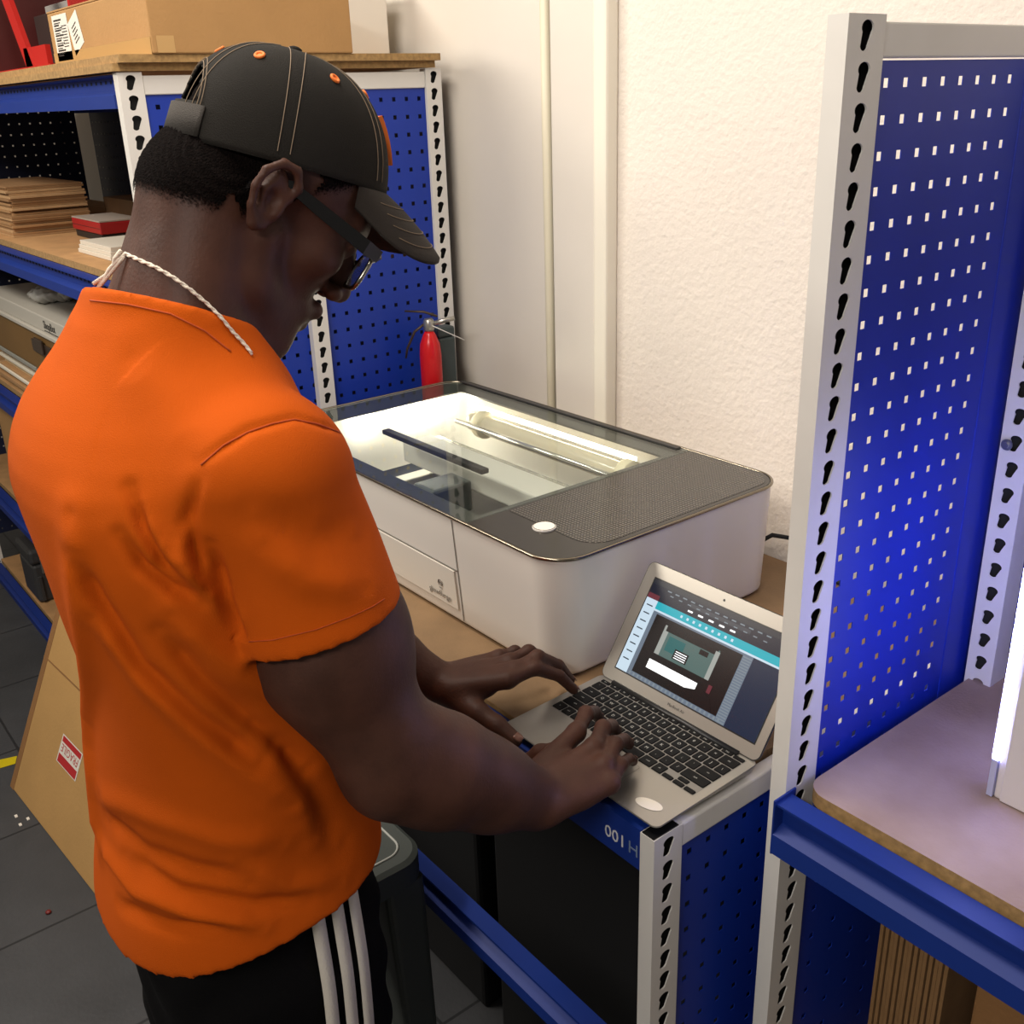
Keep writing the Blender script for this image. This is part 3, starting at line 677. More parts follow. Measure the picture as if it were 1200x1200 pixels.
def perf(name, axis, pos, a0, a1, z0, z1, parent, px=.034, pz=.0345, hole=.0095, off=(.015, .015), mt=None, lower=None):
    """perforated sheet; square holes really cut. axis 'x': sheet normal along x"""
    us = [a0]; u = a0+off[0]
    cols = []
    while u+hole < a1-.004: cols.append((u, u+hole)); u += px
    rows = []; z = z1-off[1]-hole
    while z > z0+.006: rows.append((z, z+hole)); z -= pz
    ub = [a0]+[q for c in cols for q in c]+[a1]; zb = [z0]+[q for r in rows[::-1] for q in r]+[z1]
    m = MB(); nu, nz_ = len(ub), len(zb)
    vs = [((pos, a, z) if axis == 'x' else (a, pos, z)) for z in zb for a in ub]
    fs = [(j*nu+i, j*nu+i+1, (j+1)*nu+i+1, (j+1)*nu+i) for j in range(nz_-1) for i in range(nu-1) if not (i % 2 == 1 and j % 2 == 1)]
    m.add(vs, fs); o = m.build(name, mt or BLUP, parent); s = o.modifiers.new('t', 'SOLIDIFY'); s.thickness = .0012; s.offset = 0
    return o
def beam(name, x0, x1, y0, zt, h, parent, depth=.035, sl=None, plain=False):
    """box beam of the boltless kit: upper web, step, lower flange"""
    prof = [(0, 0), (0, -h), (depth, -h), (depth, 0)] if plain else [(0, 0), (0, -.003), (.014, -.006), (.014, -h*.48), (-.004, -h*.60), (-.004, -h), (depth, -h), (depth, 0)]
    vs = [(x, y0+p[0], zt+p[1]) for x in (x0, x1) for p in prof]; n = len(prof)
    m = MB().add(vs, [tuple(range(n)), tuple(range(2*n-1, n-1, -1))]+[(i, (i+1) % n, n+(i+1) % n, n+i) for i in range(n)])
    if sl:
        x = x0+.03
        while x < x1-.03: yo = y0 if plain else y0+.014; m.box((x, yo-.0005, zt-sl[0]), (x+sl[1], yo+.0003, zt-sl[0]+sl[2]), 1); x += sl[3]
    return m.build(name, [BLU, mat('slot_black', '05070c', .9)], parent)
CHIP = mat('chipboard', 'b48a5c', .75, noise=.12, nscale=18, bump=.15, bscale=200)
CHIPR = mat('worn_board', 'a8938c', .7, col2='7a6356', nscale=5, bump=.15, bscale=200)
CHIPE = mat('board_edge', '9a7a4c', .85, noise=.25, nscale=120)
def board(name, x0, x1, y0, y1, zt, th, label, r=.03, mt=None, group=None):
    m = MB(); pl = rrect(x0, y0, x1, y1, r, 6); n = len(pl)
    m.add([(p[0], p[1], zt) for p in pl], [tuple(range(n))], 0); m.add([(p[0], p[1], zt-th) for p in pl], [tuple(range(n-1, -1, -1))], 0)
    m.add([(p[0], p[1], zt-th) for p in pl]+[(p[0], p[1], zt) for p in pl], [(i, (i+1) % n, n+(i+1) % n, n+i) for i in range(n)], 1)
    o = m.build(name, [mt or CHIP, CHIPE], loc=((x0+x1)/2, (y0+y1)/2, zt-th)); return tag(o, label, 'shelf board', group)
BLUR = mat('led_lit_blue_panel', '04269a', .5, noise=.04, nscale=7)  # same blue paint, deepened to put the LED glow into the colour
# ---- right tall unit
XR = .41; TOP = .898
ru = thing('shelving_unit', (XR, .2, FLOOR), 'tall white and blue perforated shelving unit nearest the camera, right of the laptop', 'shelving unit')
PW = .046
post('post', XR-.023, XR, -.006, .054, FLOOR, TOP, ru, '+x', .0363)
post('post', XR-.023, XR, WY-.055, WY-.012, FLOOR, TOP, ru, '+x', .0363)
rp = post('post', XR+.006, XR+.044, .395, .435, FLOOR, TOP-.01, ru, '-y', .0363)
MB().lathe([(.0075, 0), (.0075, -.002), (.004, -.0024), (.004, -.006)], (XR+.016, .3935, .395), 'y', 16).build('bolt', ZINC, ru, smooth=False)
MB().box((XR-.020, .054, TOP-.038), (XR-.0015, WY-.055, TOP-.006)).build('crossbar', WHT, ru, bevel=.002)
MB().box((XR-.020, .054, FLOOR+.08), (XR-.0015, WY-.055, FLOOR+.115)).build('crossbar', WHT, ru, bevel=.002)
perf('perforated_panel', 'x', XR-.006, .0545, .345, -.02, TOP-.040, ru, .0343, .0342, .0088, (.013, .016), BLUR)
MB().box((XR-.014, .345, -.02), (XR-.004, .4355, TOP-.04)).build('panel_fold', BLUR, ru, bevel=.002)
perf('perforated_panel', 'x', XR-.006, .436, WY-.056, -.02, TOP-.040, ru, .0343, .0342, .0088, (.012, .016), BLUR)
perf('perforated_panel', 'x', XR-.006, .0545, WY-.056, FLOOR+.115, -.024, ru, .05, .05, .0088, (.03, .03))
bm_ = beam('beam', XR+.002, 1.45, -.026, .028, .072, ru, .03)
MB().box((XR+.0003, -.030, -.046), (XR+.003, .012, .034)).build('beam_hook', BLU, ru, bevel=.001)
board('shelf_board', XR+.012, 1.45, .012, .60, .040, .020, 'worn pinkish grey shelf board with rounded corner in the right unit', .030, CHIPR)
# beam under it rear
beam('beam', XR+.046, 1.45, WY-.05, .012, .06, ru, .03)
# ---- bench unit
XB = .336; BY = -.158
bu = thing('workbench', (-.35, .2, FLOOR), 'low white and blue workbench frame carrying the laser machine and the laptop', 'workbench')
post('post', XB-.024, XB, BY, BY+.050, FLOOR, -.006, bu, '+x', .0363, start=.02)
post('post', XB-.024, XB, WY-.055, WY-.012, FLOOR, -.006, bu, '+x', .0363)
post('post', -1.045, -1.007, BY, BY+.046, FLOOR, -.006, bu, '+x', .0363)
post('post', -1.045, -1.007, WY-.055, WY-.012, FLOOR, -.006, bu, '+x', .0363)
MB().box((XB-.022, BY+.050, -.042), (XB-.001, WY-.055, -.006)).build('crossbar', WHT, bu, bevel=.003)
MB().box((XB-.022, BY+.001, -.0065), (XB-.002, BY+.045, -.0045)).build('post_cap', mat('black_plastic', '0d0d0e', .4), bu)
perf('perforated_panel', 'x', XB-.008, BY+.0505, .10, FLOOR+.1, -.044, bu, .036, .043, .009, (.018, .016))
perf('perforated_panel', 'x', XB-.016, .101, WY-.056, FLOOR+.1, -.044, bu, .036, .043, .009, (.018, .016))
beam('beam', -1.006, XB-.025, BY+.002, -.006, .062, bu, .03, plain=True)
beam('beam', -1.006, XB-.025, WY-.085, -.022, .05, bu, .03)
beam('beam', -1.006, XB-.025, BY+.004, -.43, .06, bu, .03, (.015, .02, .003, .045))
m = MB(); vs, fs = text_mesh('001', .026, '', basis((.247, BY+.0014, -.050), (1, 0, 0), (0, 0, 1)), .0003); m.add(vs, fs)
m.build('label_text', mat('white_ink', 'd8d8d8', .6), bu)
m = MB(); vs, fs = text_mesh('H', .026, '', basis((.2895, BY+.0014, -.050), (1, 0, 0), (0, 0, 1)), .0003)
m.add(vs, fs); m.build('label_text', mat('faded_ink', '6f7f9a', .6), bu)
board('worktop', -1.04, XB-.026, BY+.035, WY-.044, 0, .018, 'brown particle board worktop under the laser machine and laptop', .004, mat('brown_particle_board', '84694a', .75, noise=.15, nscale=14, bump=.15, bscale=220))
perf('perforated_panel', 'y', WY-.05, -1.0, XB-.03, FLOOR+.1, -.075, bu, .05, .05, .004, (.02, .02), mat('navy_panel', '0a1838', .5))  # dark sheet added to blacken the view under the bench
MB().box((-1.006, BY+.034, -.018), (XB-.025, BY+.0345, -.0)).build('board_lip', CHIPE, bu)
# ---- left tall unit
XL = -1.10; XF = -3.75
lu = thing('shelving_unit', ((XL+XF)/2, .2, FLOOR), 'tall blue and white shelving unit on the left, loaded with boxes and board offcuts', 'shelving unit')
post('post', XL-.024, XL, BY-.004, BY+.044, FLOOR, .905, lu, '+x', .0363)
post('post', XL-.024, XL, .546, .589, FLOOR, .905, lu, '+x', .0363)
post('post', XF-.024, XF, BY-.004, BY+.044, FLOOR, .905, lu, '+x', .0363)
post('post', XF-.024, XF, .470, .520, FLOOR, .905, lu, '+x', .0363)
_pm = CAM + ray(376, 415)*((XL-CAM[0])/ray(376, 415)[0])
post('post', XL-.006, XL+.012, _pm[1]-.021, _pm[1]+.021, FLOOR, .866, lu, '+x', .0363)
for z in (.865, -.40): MB().box((XL-.022, BY+.044, z-.001), (XL-.003, .546, z+.034)).build('crossbar', WHT, lu, bevel=.002)
MB().box((XF-.030, BY+.044, .865), (XF-.003, .546, .90)).build('crossbar', WHT, lu, bevel=.002)
perf('perforated_panel', 'x', XL-.008, BY+.0445, .5455, -.36, .864, lu, .0343, .0385, .009, (.020, .018))
perf('perforated_panel', 'x', XL-.008, BY+.0445, .5455, FLOOR+.1, -.402, lu, .05, .05, .009, (.020, .018))
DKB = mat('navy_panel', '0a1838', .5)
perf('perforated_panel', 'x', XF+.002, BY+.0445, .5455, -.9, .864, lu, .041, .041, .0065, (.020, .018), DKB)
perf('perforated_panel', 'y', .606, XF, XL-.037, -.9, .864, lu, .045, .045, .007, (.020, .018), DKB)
LV = [.905, .487, -.035, -.545, -1.02]
for i, z in enumerate(LV):
    beam('beam', XF+.001, XL-.037, BY, z-.018 if i else .903, .062, lu, .03, (.016, .010, .006, .030))
    beam('beam', XF+.001, XL-.037, .55, z-.020, .05, lu, .03)
names = ['topmost shelf board of the left unit, under the big cardboard box', 'shelf board of the left unit holding the cut board stack and red case', 'shelf board of the left unit holding loose sheets', 'shelf board of the left unit holding the printed carton', 'lowest shelf board of the left unit holding the dark tool case']
for i, z in enumerate(LV):
    if i == 0: board('shelf_board', XF-.1, XL+.005, BY-.012, .572, .921, .014, 'lower of the two boards on top of the left shelving unit', .004)
    else: board('shelf_board', XF+.002, XL-.04, BY+.033, .545, z, .018, names[i], .004)
board('shelf_board', XF-.1, XL+.02, BY-.002, .578, .936, .0145, 'upper of the two boards on top of the left unit, under the cardboard carton', .004)
for x in (XF-.018, XL-.018): MB().lathe([(.02, 0), (.02, .012), (.012, .02), (.012, .05)], (x, BY+.02, FLOOR)).build('foot', ZINC, lu, smooth=True)
# ------------------------------------------------------------------ laser machine
GX0, GX1, GY0, GY1, GH = -.965, .008, -.028, .497, .205
XS = -.213       # seam between glass lid and the dotted panel
lz = thing('laser_cutter', ((GX0+GX1)/2, (GY0+GY1)/2, 0), 'big white desktop laser cutter with a glass lid, lit inside', 'laser cutter')
BODY = mat('satin_white_plastic', 'ebe7df', .32, noise=.015, nscale=4)
def loop(ins, r, z, bot=0): return [(p[0], p[1], z) for p in rrect(GX0+ins, GY0+ins+bot, GX1-ins, GY1-ins, r, 8)]
L = [loop(.014, .046, .003, .006), loop(.009, .05, .008, .006)]+[loop(.008*(1-t_), .052+.008*t_, .008+(GH-.014)*t_, .006*(1-t_)) for t_ in (.02, .25, .5, .75)]+[loop(0, .060, GH-.006), loop(0, .060, GH), loop(.004, .056, GH), loop(.012, .050, GH-.008), loop(.014, .05, .028)]
n = len(L[0]); m = MB(); vs = [p for l in L for p in l]
m.add(vs, [(i*n+k, i*n+(k+1) % n, (i+1)*n+(k+1) % n, (i+1)*n+k) for i in range(len(L)-1) for k in range(n)]+[tuple(range(n-1, -1, -1)), tuple((len(L)-1)*n+k for k in range(n))])
shell = m.build('body', BODY, lz, smooth=True)
q = shell.modifiers.new('e', 'EDGE_SPLIT'); q.split_angle = .7
for x in (-.9, -.08):
    for y in (.05, .43): MB().lathe([(.014, 0), (.016, .004), (.016, .006)], (x, y, .0002), n=16).build('foot', mat('black_rubber', '111111', .7), lz)
# chrome rim
rim = [(p[0], p[1], GH+.002) for p in rrect(GX0-.001, GY0-.001, GX1+.001, GY1+.001, .061, 10)]
MB().tube(rim, .0028, 8, closed=True).build('rim', mat('champagne_metal', '8f8778', .22, 1), lz, smooth=True)
# top panel on the right with dot grid
def rr_part(x0, x1, y0, y1, rl, rr): return rrect(x0, y0, x1, y1, .01, 8, rs=[rr, rr, rl, rl])
tp = mat('dark_perforated_glass', '2c2a28', .22, noise=.02)
nt = tp.node_tree; b = nt.nodes['Principled BSDF']; tc = nt.nodes.new('ShaderNodeTexCoord')
mp = nt.nodes.new('ShaderNodeMapping'); mp.inputs['Scale'].default_value = (160, 160, 160); nt.links.new(tc.outputs['Object'], mp.inputs['Vector'])
fr_ = nt.nodes.new('ShaderNodeVectorMath'); fr_.operation = 'FRACTION'; nt.links.new(mp.outputs[0], fr_.inputs[0])
sb_ = nt.nodes.new('ShaderNodeVectorMath'); sb_.operation = 'SUBTRACT'; sb_.inputs[1].default_value = (.5, .5, .5); nt.links.new(fr_.outputs[0], sb_.inputs[0])
ml = nt.nodes.new('ShaderNodeVectorMath'); ml.operation = 'MULTIPLY'; ml.inputs[1].default_value = (1, 1, 0); nt.links.new(sb_.outputs[0], ml.inputs[0])
ln_ = nt.nodes.new('ShaderNodeVectorMath'); ln_.operation = 'LENGTH'; nt.links.new(ml.outputs[0], ln_.inputs[0])
lt = nt.nodes.new('ShaderNodeMath'); lt.operation = 'LESS_THAN'; lt.inputs[1].default_value = .27; nt.links.new(ln_.outputs['Value'], lt.inputs[0])
mx = nt.nodes.new('ShaderNodeMix'); mx.data_type = 'RGBA'; mx.inputs[6].default_value = lin('2a2826'); mx.inputs[7].default_value = lin('67625b')
nt.links.new(lt.outputs[0], mx.inputs[0]); nt.links.new(mx.outputs[2], b.inputs['Base Color'])
pl = MB().prism(rr_part(XS+.001, GX1-.0025, GY0+.0025, GY1-.0025, .002, .058), GH-.004, GH+.0035)
pan = pl.build('top_panel', mat('dark_glass_panel', '2b2927', .16), lz)
MB().prism(rr_part(XS+.006, GX1-.012, .055, GY1-.012, .004, .045), GH+.0035, GH+.0040).build('dotted_grille', tp, pan)
bt = MB().lathe([(.019, 0), (.019, .0022), (.0165, .003)], (-.113, .052, GH+.0035), n=40).build('button', mat('white_button', 'e9e6df', .3), lz); bt['label'] = 'round white start button'
MB().tube([(-.113+.0175*math.cos(a), .052+.0175*math.sin(a), GH+.0062) for a in [2*PI*k/32 for k in range(32)]], .0006, 6, closed=True).build('button_ring', MATS['champagne_metal'], bt)
# lid: clear glass with smoked border
GLS = mat('clear_lid_glass', 'ffffff', .02, Transmission_Weight=1.0, IOR=1.3)
nt = GLS.node_tree; b = nt.nodes['Principled BSDF']; tr = nt.nodes.new('ShaderNodeBsdfTransparent'); gl_ = nt.nodes.new('ShaderNodeBsdfGlossy'); gl_.inputs['Roughness'].default_value = .03; tr.inputs[0].default_value = (.93, .96, .95, 1)
fz = nt.nodes.new('ShaderNodeFresnel'); fz.inputs[0].default_value = 1.45; ge_ = nt.nodes.new('ShaderNodeNewGeometry'); bk_ = nt.nodes.new('ShaderNodeMath'); bk_.operation = 'SUBTRACT'; bk_.inputs[0].default_value = 1; nt.links.new(ge_.outputs['Backfacing'], bk_.inputs[1]); mu_ = nt.nodes.new('ShaderNodeMath'); mu_.operation = 'MULTIPLY'; nt.links.new(fz.outputs[0], mu_.inputs[0]); nt.links.new(bk_.outputs[0], mu_.inputs[1]); ms = nt.nodes.new('ShaderNodeMixShader')
nt.links.new(mu_.outputs[0], ms.inputs[0]); nt.links.new(tr.outputs[0], ms.inputs[1]); nt.links.new(gl_.outputs[0], ms.inputs[2]); nt.links.new(ms.outputs[0], nt.nodes['Material Output'].inputs[0])
MB().prism(rr_part(GX0+.0025, XS-.001, GY0+.0025, GY1-.0025, .058, .002), GH+.0005, GH+.0035).build('lid_glass', GLS, lz)
SMK = mat('smoked_glass_border', '4a4a46', .14, noise=.05, nscale=5)
def frame_mb(outer, inner, z0, z1):
    o_ = [Vector((p[0], p[1], 0)) for p in outer]; i_ = [Vector((p[0], p[1], 0)) for p in inner]; tr_ = tessellate_polygon([o_, i_]); f = MB(); al = o_+i_
    f.add([(p.x, p.y, z1) for p in al], tr_); f.add([(p.x, p.y, z0) for p in al], tr_)
    for ll in (outer, inner):
        k_ = len(ll); f.add([(p[0], p[1], z0) for p in ll]+[(p[0], p[1], z1) for p in ll], [(i, (i+1) % k_, k_+(i+1) % k_, k_+i) for i in range(k_)])
    return f
frame_mb(rr_part(GX0+.003, XS-.0015, GY0+.003, GY1-.003, .057, .002), rrect(GX0+.085, .012, XS-.018, .440, .004, 3), GH-.0035, GH+.0002).build('lid_border', SMK, lz)
MB().box((GX0+.03, GY1-.016, GH+.003), (XS-.02, GY1-.004, GH+.006)).build('hinge', mat('dark_hinge', '2c2b2a', .4), lz, bevel=.001)
# inside
WHI = mat('interior_white', 'cfcac0', .5); DRK = mat('interior_dark', '23252a', .5)
MB().box((GX0+.03, .0, .030), (XS-.006, .455, .040)).build('bed_tray', mat('honeycomb_tray', '121516', .85, .0, noise=.3, nscale=60), lz)
MB().box((XS-.004, GY0+.02, .03), (XS+.004, GY1-.02, GH-.006)).build('inner_wall', mat('inner_grey', '55534e', .6), lz)
tb = MB().lathe([(.021, -.80), (.0215, -.79), (.0215, -.30), (.021, -.29)], (0, .418, .155), 'x', 28).build('laser_tube', mat('frosted_tube', 'f2e6cc', .15, Transmission_Weight=.35), lz, smooth=True)
for x in (-.77, -.31): MB().lathe([(.030, x), (.031, x+.003), (.031, x+.020), (.030, x+.023)], (0, .418, .155), 'x', 28).build('tube_holder', mat('cream_plastic', 'e9dcbc', .45), lz, smooth=True)
MB().lathe([(.006, -.80), (.006, -.28)], (0, .372, .165), 'x', 14).build('rail', mat('polished_rail', 'c9c6bd', .2, .8), lz, smooth=True)
MB().box((-.80, .225, .105), (-.30, .30, .150)).build('gantry_beam', WHI, lz, bevel=.004)
MB().box((-.80, .300, .13), (-.30, .325, .142)).build('gantry_rail', MATS['polished_rail'], lz, bevel=.002)
MB().box((-.775, .162, .186), (-.425, .180, .196)).build('carriage_bar', mat('matt_black', '1b1b1c', .5), lz, bevel=.002)
hd_ = MB().box((-.60, .12, .07), (-.53, .215, .135)).build('laser_head', mat('head_grey', '5e625f', .4), lz, bevel=.006)
MB().lathe([(.010, .04), (.014, .055), (.014, .07)], (-.565, .165, 0), n=16).build('lens_tube', DRK, hd_)
MB().box((-.80, .10, .055), (-.76, .42, .075)).build('side_rail', WHI, lz, bevel=.003)
MB().box((-.36, .02, .0405), (-.33, .42, .06)).build('side_rail', DRK, lz, bevel=.003)
# material lying on the bed and the LED bars (these give the light)
bd = MB().box((-.70, .05, .0405), (-.45, .24, .0445)).build('material_sheet', mat('pale_plywood', '5a5850', .6), lz)
LED = emit('machine_led', 'fff4df', 40)
MB().box((GX0+.035, .30, .165), (GX0+.045, .44, .180)).build('led_bar', LED, lz)
MB().box((-.84, .435, .178), (-.30, .443, .186)).build('led_bar', emit('machine_led_soft', 'fff0d8', 6), lz)
MB().box((GX0+.035, .19, .165), (GX0+.045, .25, .180)).build('led_bar', LED, lz)
# front door with lit slot, seams and logo
SL = mat('seam_dark', '6e6a64', .7)
def fy(z): return GY0-.0006 + .014*(1-min(1, max(0, (z-.008)/(GH-.014))))
m = MB()
for z0, z1, x in ((.012, GH-.003, -.252),):
    zs = [z0+(z1-z0)*k/10 for k in range(11)]; vs = [p for z in zs for p in ((x-.0012, fy(z)-.0004, z), (x+.0012, fy(z)-.0004, z))]; m.add(vs, [(2*i, 2*i+1, 2*i+3, 2*i+2) for i in range(10)])
m.build('panel_seam', SL, lz)
m = MB(); m.box((GX0+.06, fy(.107)-.0006, .1060), (-.254, fy(.107)+.001, .1078)); m.build('door_seam', SL, lz)
DR = mat('door_satin', 'e6e1d6', .35)
m = MB(); zs = [.030, .050, .075, .104]; vs = [p for z in zs for p in ((GX0+.06, fy(z)-.0022, z), (-.262, fy(z)-.0022, z))]+[p for z in zs for p in ((GX0+.06, fy(z)+.001, z), (-.262, fy(z)+.001, z))]
m.add(vs, [(2*i, 2*i+1, 2*i+3, 2*i+2) for i in range(3)]+[(0, 1, 9, 8), (6, 7, 15, 14), (0, 2, 10, 8), (2, 4, 12, 10), (4, 6, 14, 12), (1, 3, 11, 9), (3, 5, 13, 11), (5, 7, 15, 13)])
dr = m.build('front_door', DR, lz)
m = MB(); vs, fs = text_mesh('glowforge', .0165, '', basis((-.345, fy(.045)-.0028, .040), (1, 0, 0), (0, -.14, 1)), .0002); m.add(vs, fs)
m.build('logo_text', mat('grey_ink', '8f8880', .6), dr)
m = MB(); cx, cz = -.308, .0665
m.tube([(cx+.0062*math.cos(a), fy(cz)-.0030, cz+.0062*math.sin(a)) for a in [math.radians(-50+280*k/16) for k in range(17)]], .0008, 5)
m.build('logo_bulb', MATS['grey_ink'], dr)
m = MB(); m.tube([(cx+.003*math.cos(a), fy(cz)-.0030, cz+.003*math.sin(a)) for a in [2*PI*k/12 for k in range(12)]], .0007, 5, closed=True); m.build('logo_ring', MATS['grey_ink'], dr)
m = MB(); m.box((cx-.003, fy(cz)-.0036, cz-.0095), (cx+.003, fy(cz)-.0028, cz-.0080)); m.build('logo_foot', MATS['grey_ink'], dr)
# power cord behind the machine
pts = [(-.04, .498, .075), (-.03, .52, .085), (0., .545, .080), (.02, .56, .05), (.035, .575, .008), (.06, .585, .005), (.12, .59, .005)]
tag(MB().tube(pts, .0042, 10).build('power_cord', mat('black_rubber', '111111', .7), smooth=True, loc=(.035, .575, 0)), 'black power cord curling out behind the laser cutter', 'cord')
# ------------------------------------------------------------------ laptop
LX, LY = .034, -.153
lp_ = thing('laptop', (LX+.15, LY+.096, 0), 'open silver laptop on the corner of the workbench showing an editing page', 'laptop')
ALU = mat('brushed_aluminium', 'a9a59e', .34, .65, bump=.03, bscale=500)
def Lp(a, b, z=0): return (LX+a, LY+b, z)
W_, D_ = .300, .192
# wedge base
prof = [(0, .0065, .0095), (.03, .004, .0105), (D_, .0015, .0155)]
o1 = rrect(0, 0, W_, D_, .010, 6); i1 = rrect(.004, .004, W_-.004, D_-.004, .008, 6)
def zt(b): return .0098+.0052*b/D_
m = MB(); n = len(o1)
A = [Lp(p[0], p[1], .002+.003*(1-p[1]/D_)) for p in i1]; Bq = [Lp(p[0], p[1], zt(p[1])-.002) for p in o1]; Cq = [Lp(p[0]*.9985+.0002, p[1]*.998+.0002, zt(p[1])) for p in o1]
m.add(A+Bq+Cq, [tuple(range(n-1, -1, -1)), tuple(range(2*n, 3*n))]+[(j*n+i, j*n+(i+1) % n, (j+1)*n+(i+1) % n, (j+1)*n+i) for j in (0, 1) for i in range(n)])
m.build('base', ALU, lp_)
for a in (.02, .28):
    for b_ in (.02, .17): MB().lathe([(.007, 0), (.007, .0035)], Lp(a, b_, 0), n=16).build('rubber_foot', MATS['black_rubber'], lp_)
# keyboard well + keys
def zs_(b): return zt(b)
KB0, KB1, KA0, KA1 = .078, .183, .0125, .2875
well = MB().add([Lp(KA0, KB0, zs_(KB0)+.0001), Lp(KA1, KB0, zs_(KB0)+.0001), Lp(KA1, KB1, zs_(KB1)+.0001), Lp(KA0, KB1, zs_(KB1)+.0001)], [(0, 1, 2, 3)]).build('keyboard_well', mat('well_silver', '8e8b86', .45, .5), lp_)
KEY = mat('black_key', '08080a', .55, Specular_IOR_Level=.25); INK = mat('key_ink', 'b9b9b4', .6)
U = (KA1-KA0)/14.5; RH_ = (KB1-KB0-.009)/5
rows = [([('⏏'[0:0], 1)]*0+[(t, 1.0357) for t in ['esc', 'F1', 'F2', 'F3', 'F4', 'F5', 'F6', 'F7', 'F8', 'F9', 'F10', 'F11', 'F12', '']], .009),
        ([(c, 1) for c in '`1234567890-=']+[('del', 1.5)], RH_), ([('tab', 1.5)]+[(c, 1) for c in "QWERTYUIOP[]\\"], RH_),
        ([('caps', 1.75)]+[(c, 1) for c in "ASDFGHJKL;'"]+[('ret', 1.75)], RH_), ([('shift', 2.25)]+[(c, 1) for c in 'ZXCVBNM,./']+[('shift', 2.25)], RH_),
        ([('fn', 1), ('ctrl', 1), ('alt', 1), ('cmd', 1.25), ('', 5), ('cmd', 1.25), ('alt', 1)], RH_)]
y = KB1; tcache = {}
def key(x0, x1, y0, y1, txt):
    g = .0011; x0 += g; x1 -= g; y0 += g; y1 -= g; m = MB(); pl = rrect(x0, y0, x1, y1, .0016, 3); tpz = rrect(x0+.0006, y0+.0006, x1-.0006, y1-.0006, .0014, 3); k = len(pl)
    m.add([Lp(p[0], p[1], zs_(p[1])+.0002) for p in pl]+[Lp(p[0], p[1], zs_(p[1])+.0016) for p in tpz], [tuple(range(k, 2*k))]+[(i, (i+1) % k, k+(i+1) % k, k+i) for i in range(k)], 0)
    if txt:
        sz = .0068 if len(txt) == 1 else .0036
        if txt not in tcache: tcache[txt] = text_mesh(txt, sz, '', Matrix.Identity(4), 0, 'CENTER')
        tv, tf = tcache[txt]; cx, cy = (x0+x1)/2, (y0+y1)/2-sz*.35
        m.add([Lp(cx+v.x, cy+v.y, zs_(cy+v.y)+.00175) for v in tv], tf, 1)
    m.build('key', [KEY, INK], lp_, loc=Lp((x0+x1)/2, (y0+y1)/2, .012))
for ks, rh in rows:
    x = KA0
    for t_, wd in ks: key(x, x+wd*U, y-rh, y, t_); x += wd*U
    if rh is RH_ and ks[0][0] == 'fn':
        key(x, x+U, y-rh, y-rh/2, ''); key(x+U, x+2*U, y-rh/2, y, ''); key(x+U, x+2*U, y-rh, y-rh/2, ''); key(x+2*U, x+3*U, y-rh, y-rh/2, '')
    y -= rh
tpd = MB(); pl = rrect(.0975, .006, .2025, .070, .003, 4); k = len(pl)
tpd.add([Lp(p[0], p[1], zs_(p[1])+.0003) for p in pl], [tuple(range(k))]); tpd.build('trackpad', mat('trackpad_silver', 'a4a19b', .28, .6), lp_)
m = MB(); pts = [Lp(.100, .0045, 0)]*0
fr_o = rrect(.0970, .0055, .2030, .0705, .0033, 4)
m = frame_mb([(LX+p[0], LY+p[1]) for p in fr_o], [(LX+p[0], LY+p[1]) for p in rrect(.0974, .0059, .2026, .0701, .003, 4)], .0105, .0108)
m.v = [(v[0], v[1], zs_(v[1]-LY)+.00035) for v in m.v]; m.build('trackpad_edge', mat('groove', '6a6864', .5), lp_)
# oval paper sticker on the palm rest
m = MB(); el = [(.254+.019*math.cos(a)*1.0-.0*math.sin(a), .022+.0095*math.sin(a)) for a in [2*PI*k/36 for k in range(36)]]
e0 = math.radians(14); el = [(.262+(p[0]-.254)*math.cos(e0)-(p[1]-.022)*math.sin(e0), .026+(p[0]-.254)*math.sin(e0)+(p[1]-.022)*math.cos(e0)) for p in el]
m.add([Lp(p[0], p[1], zs_(p[1])+.0005) for p in el], [tuple(range(36))]); st_ = m.build('sticker', mat('white_paper', 'e6ded0', .6), lp_); st_['label'] = 'oval white sticker'
# hinge bar
MB().lathe([(.0048, LX+.030), (.0048, LX+W_-.030)], (0, LY+D_-.006, .0150), 'x', 18).build('hinge', mat('hinge_black', '151516', .4), lp_, smooth=True)
# lid
AN = math.radians(124); O = Vector(Lp(0, D_-.004, .0165)); hx = Vector((1, 0, 0)); hu = Vector((0, -math.cos(AN), math.sin(AN))); hn = hx.cross(hu)   # hn points to the user
ML = Matrix(((hx.x, hu.x, hn.x, O.x), (hx.y, hu.y, hn.y, O.y), (hx.z, hu.z, hn.z, O.z), (0, 0, 0, 1)))
lidp = rrect(0, 0, W_, .190, .011, 6)
m = MB(); m.prism(lidp, -.0045, -.0006, 0, ML, None); lid = m.build('lid', ALU, lp_, bevel=.0006)
def flat(name, x0, x1, y0, y1, z, mt, par, r=0):
    pl = rrect(x0, y0, x1, y1, r or .0001, 3 if r else 1); k = len(pl)
    return MB().add([ML @ Vector((p[0], p[1], z)) for p in pl], [tuple(range(k))]).build(name, mt, par)
bz = MB(); bz.prism(lidp, -.0006, -.0001, 0, ML); bz.build('bezel', mat('bezel_silver', '9d9991', .35, .5), lid)
edge = [ML @ Vector((p[0], p[1], -.0006)) for p in rrect(.0, .0, W_, .190, .011, 6)]
MB().tube(edge, .0007, 5, closed=True).build('gasket', MATS['hinge_black'], lid)
SX0, SX1, SY0, SY1 = .0215, .2845, .021, .1675
flat('screen_frame', SX0-.002, SX1+.002, SY0-.002, SY1+.002, .0, MATS['hinge_black'], lid)
scr = MB(); SM = []
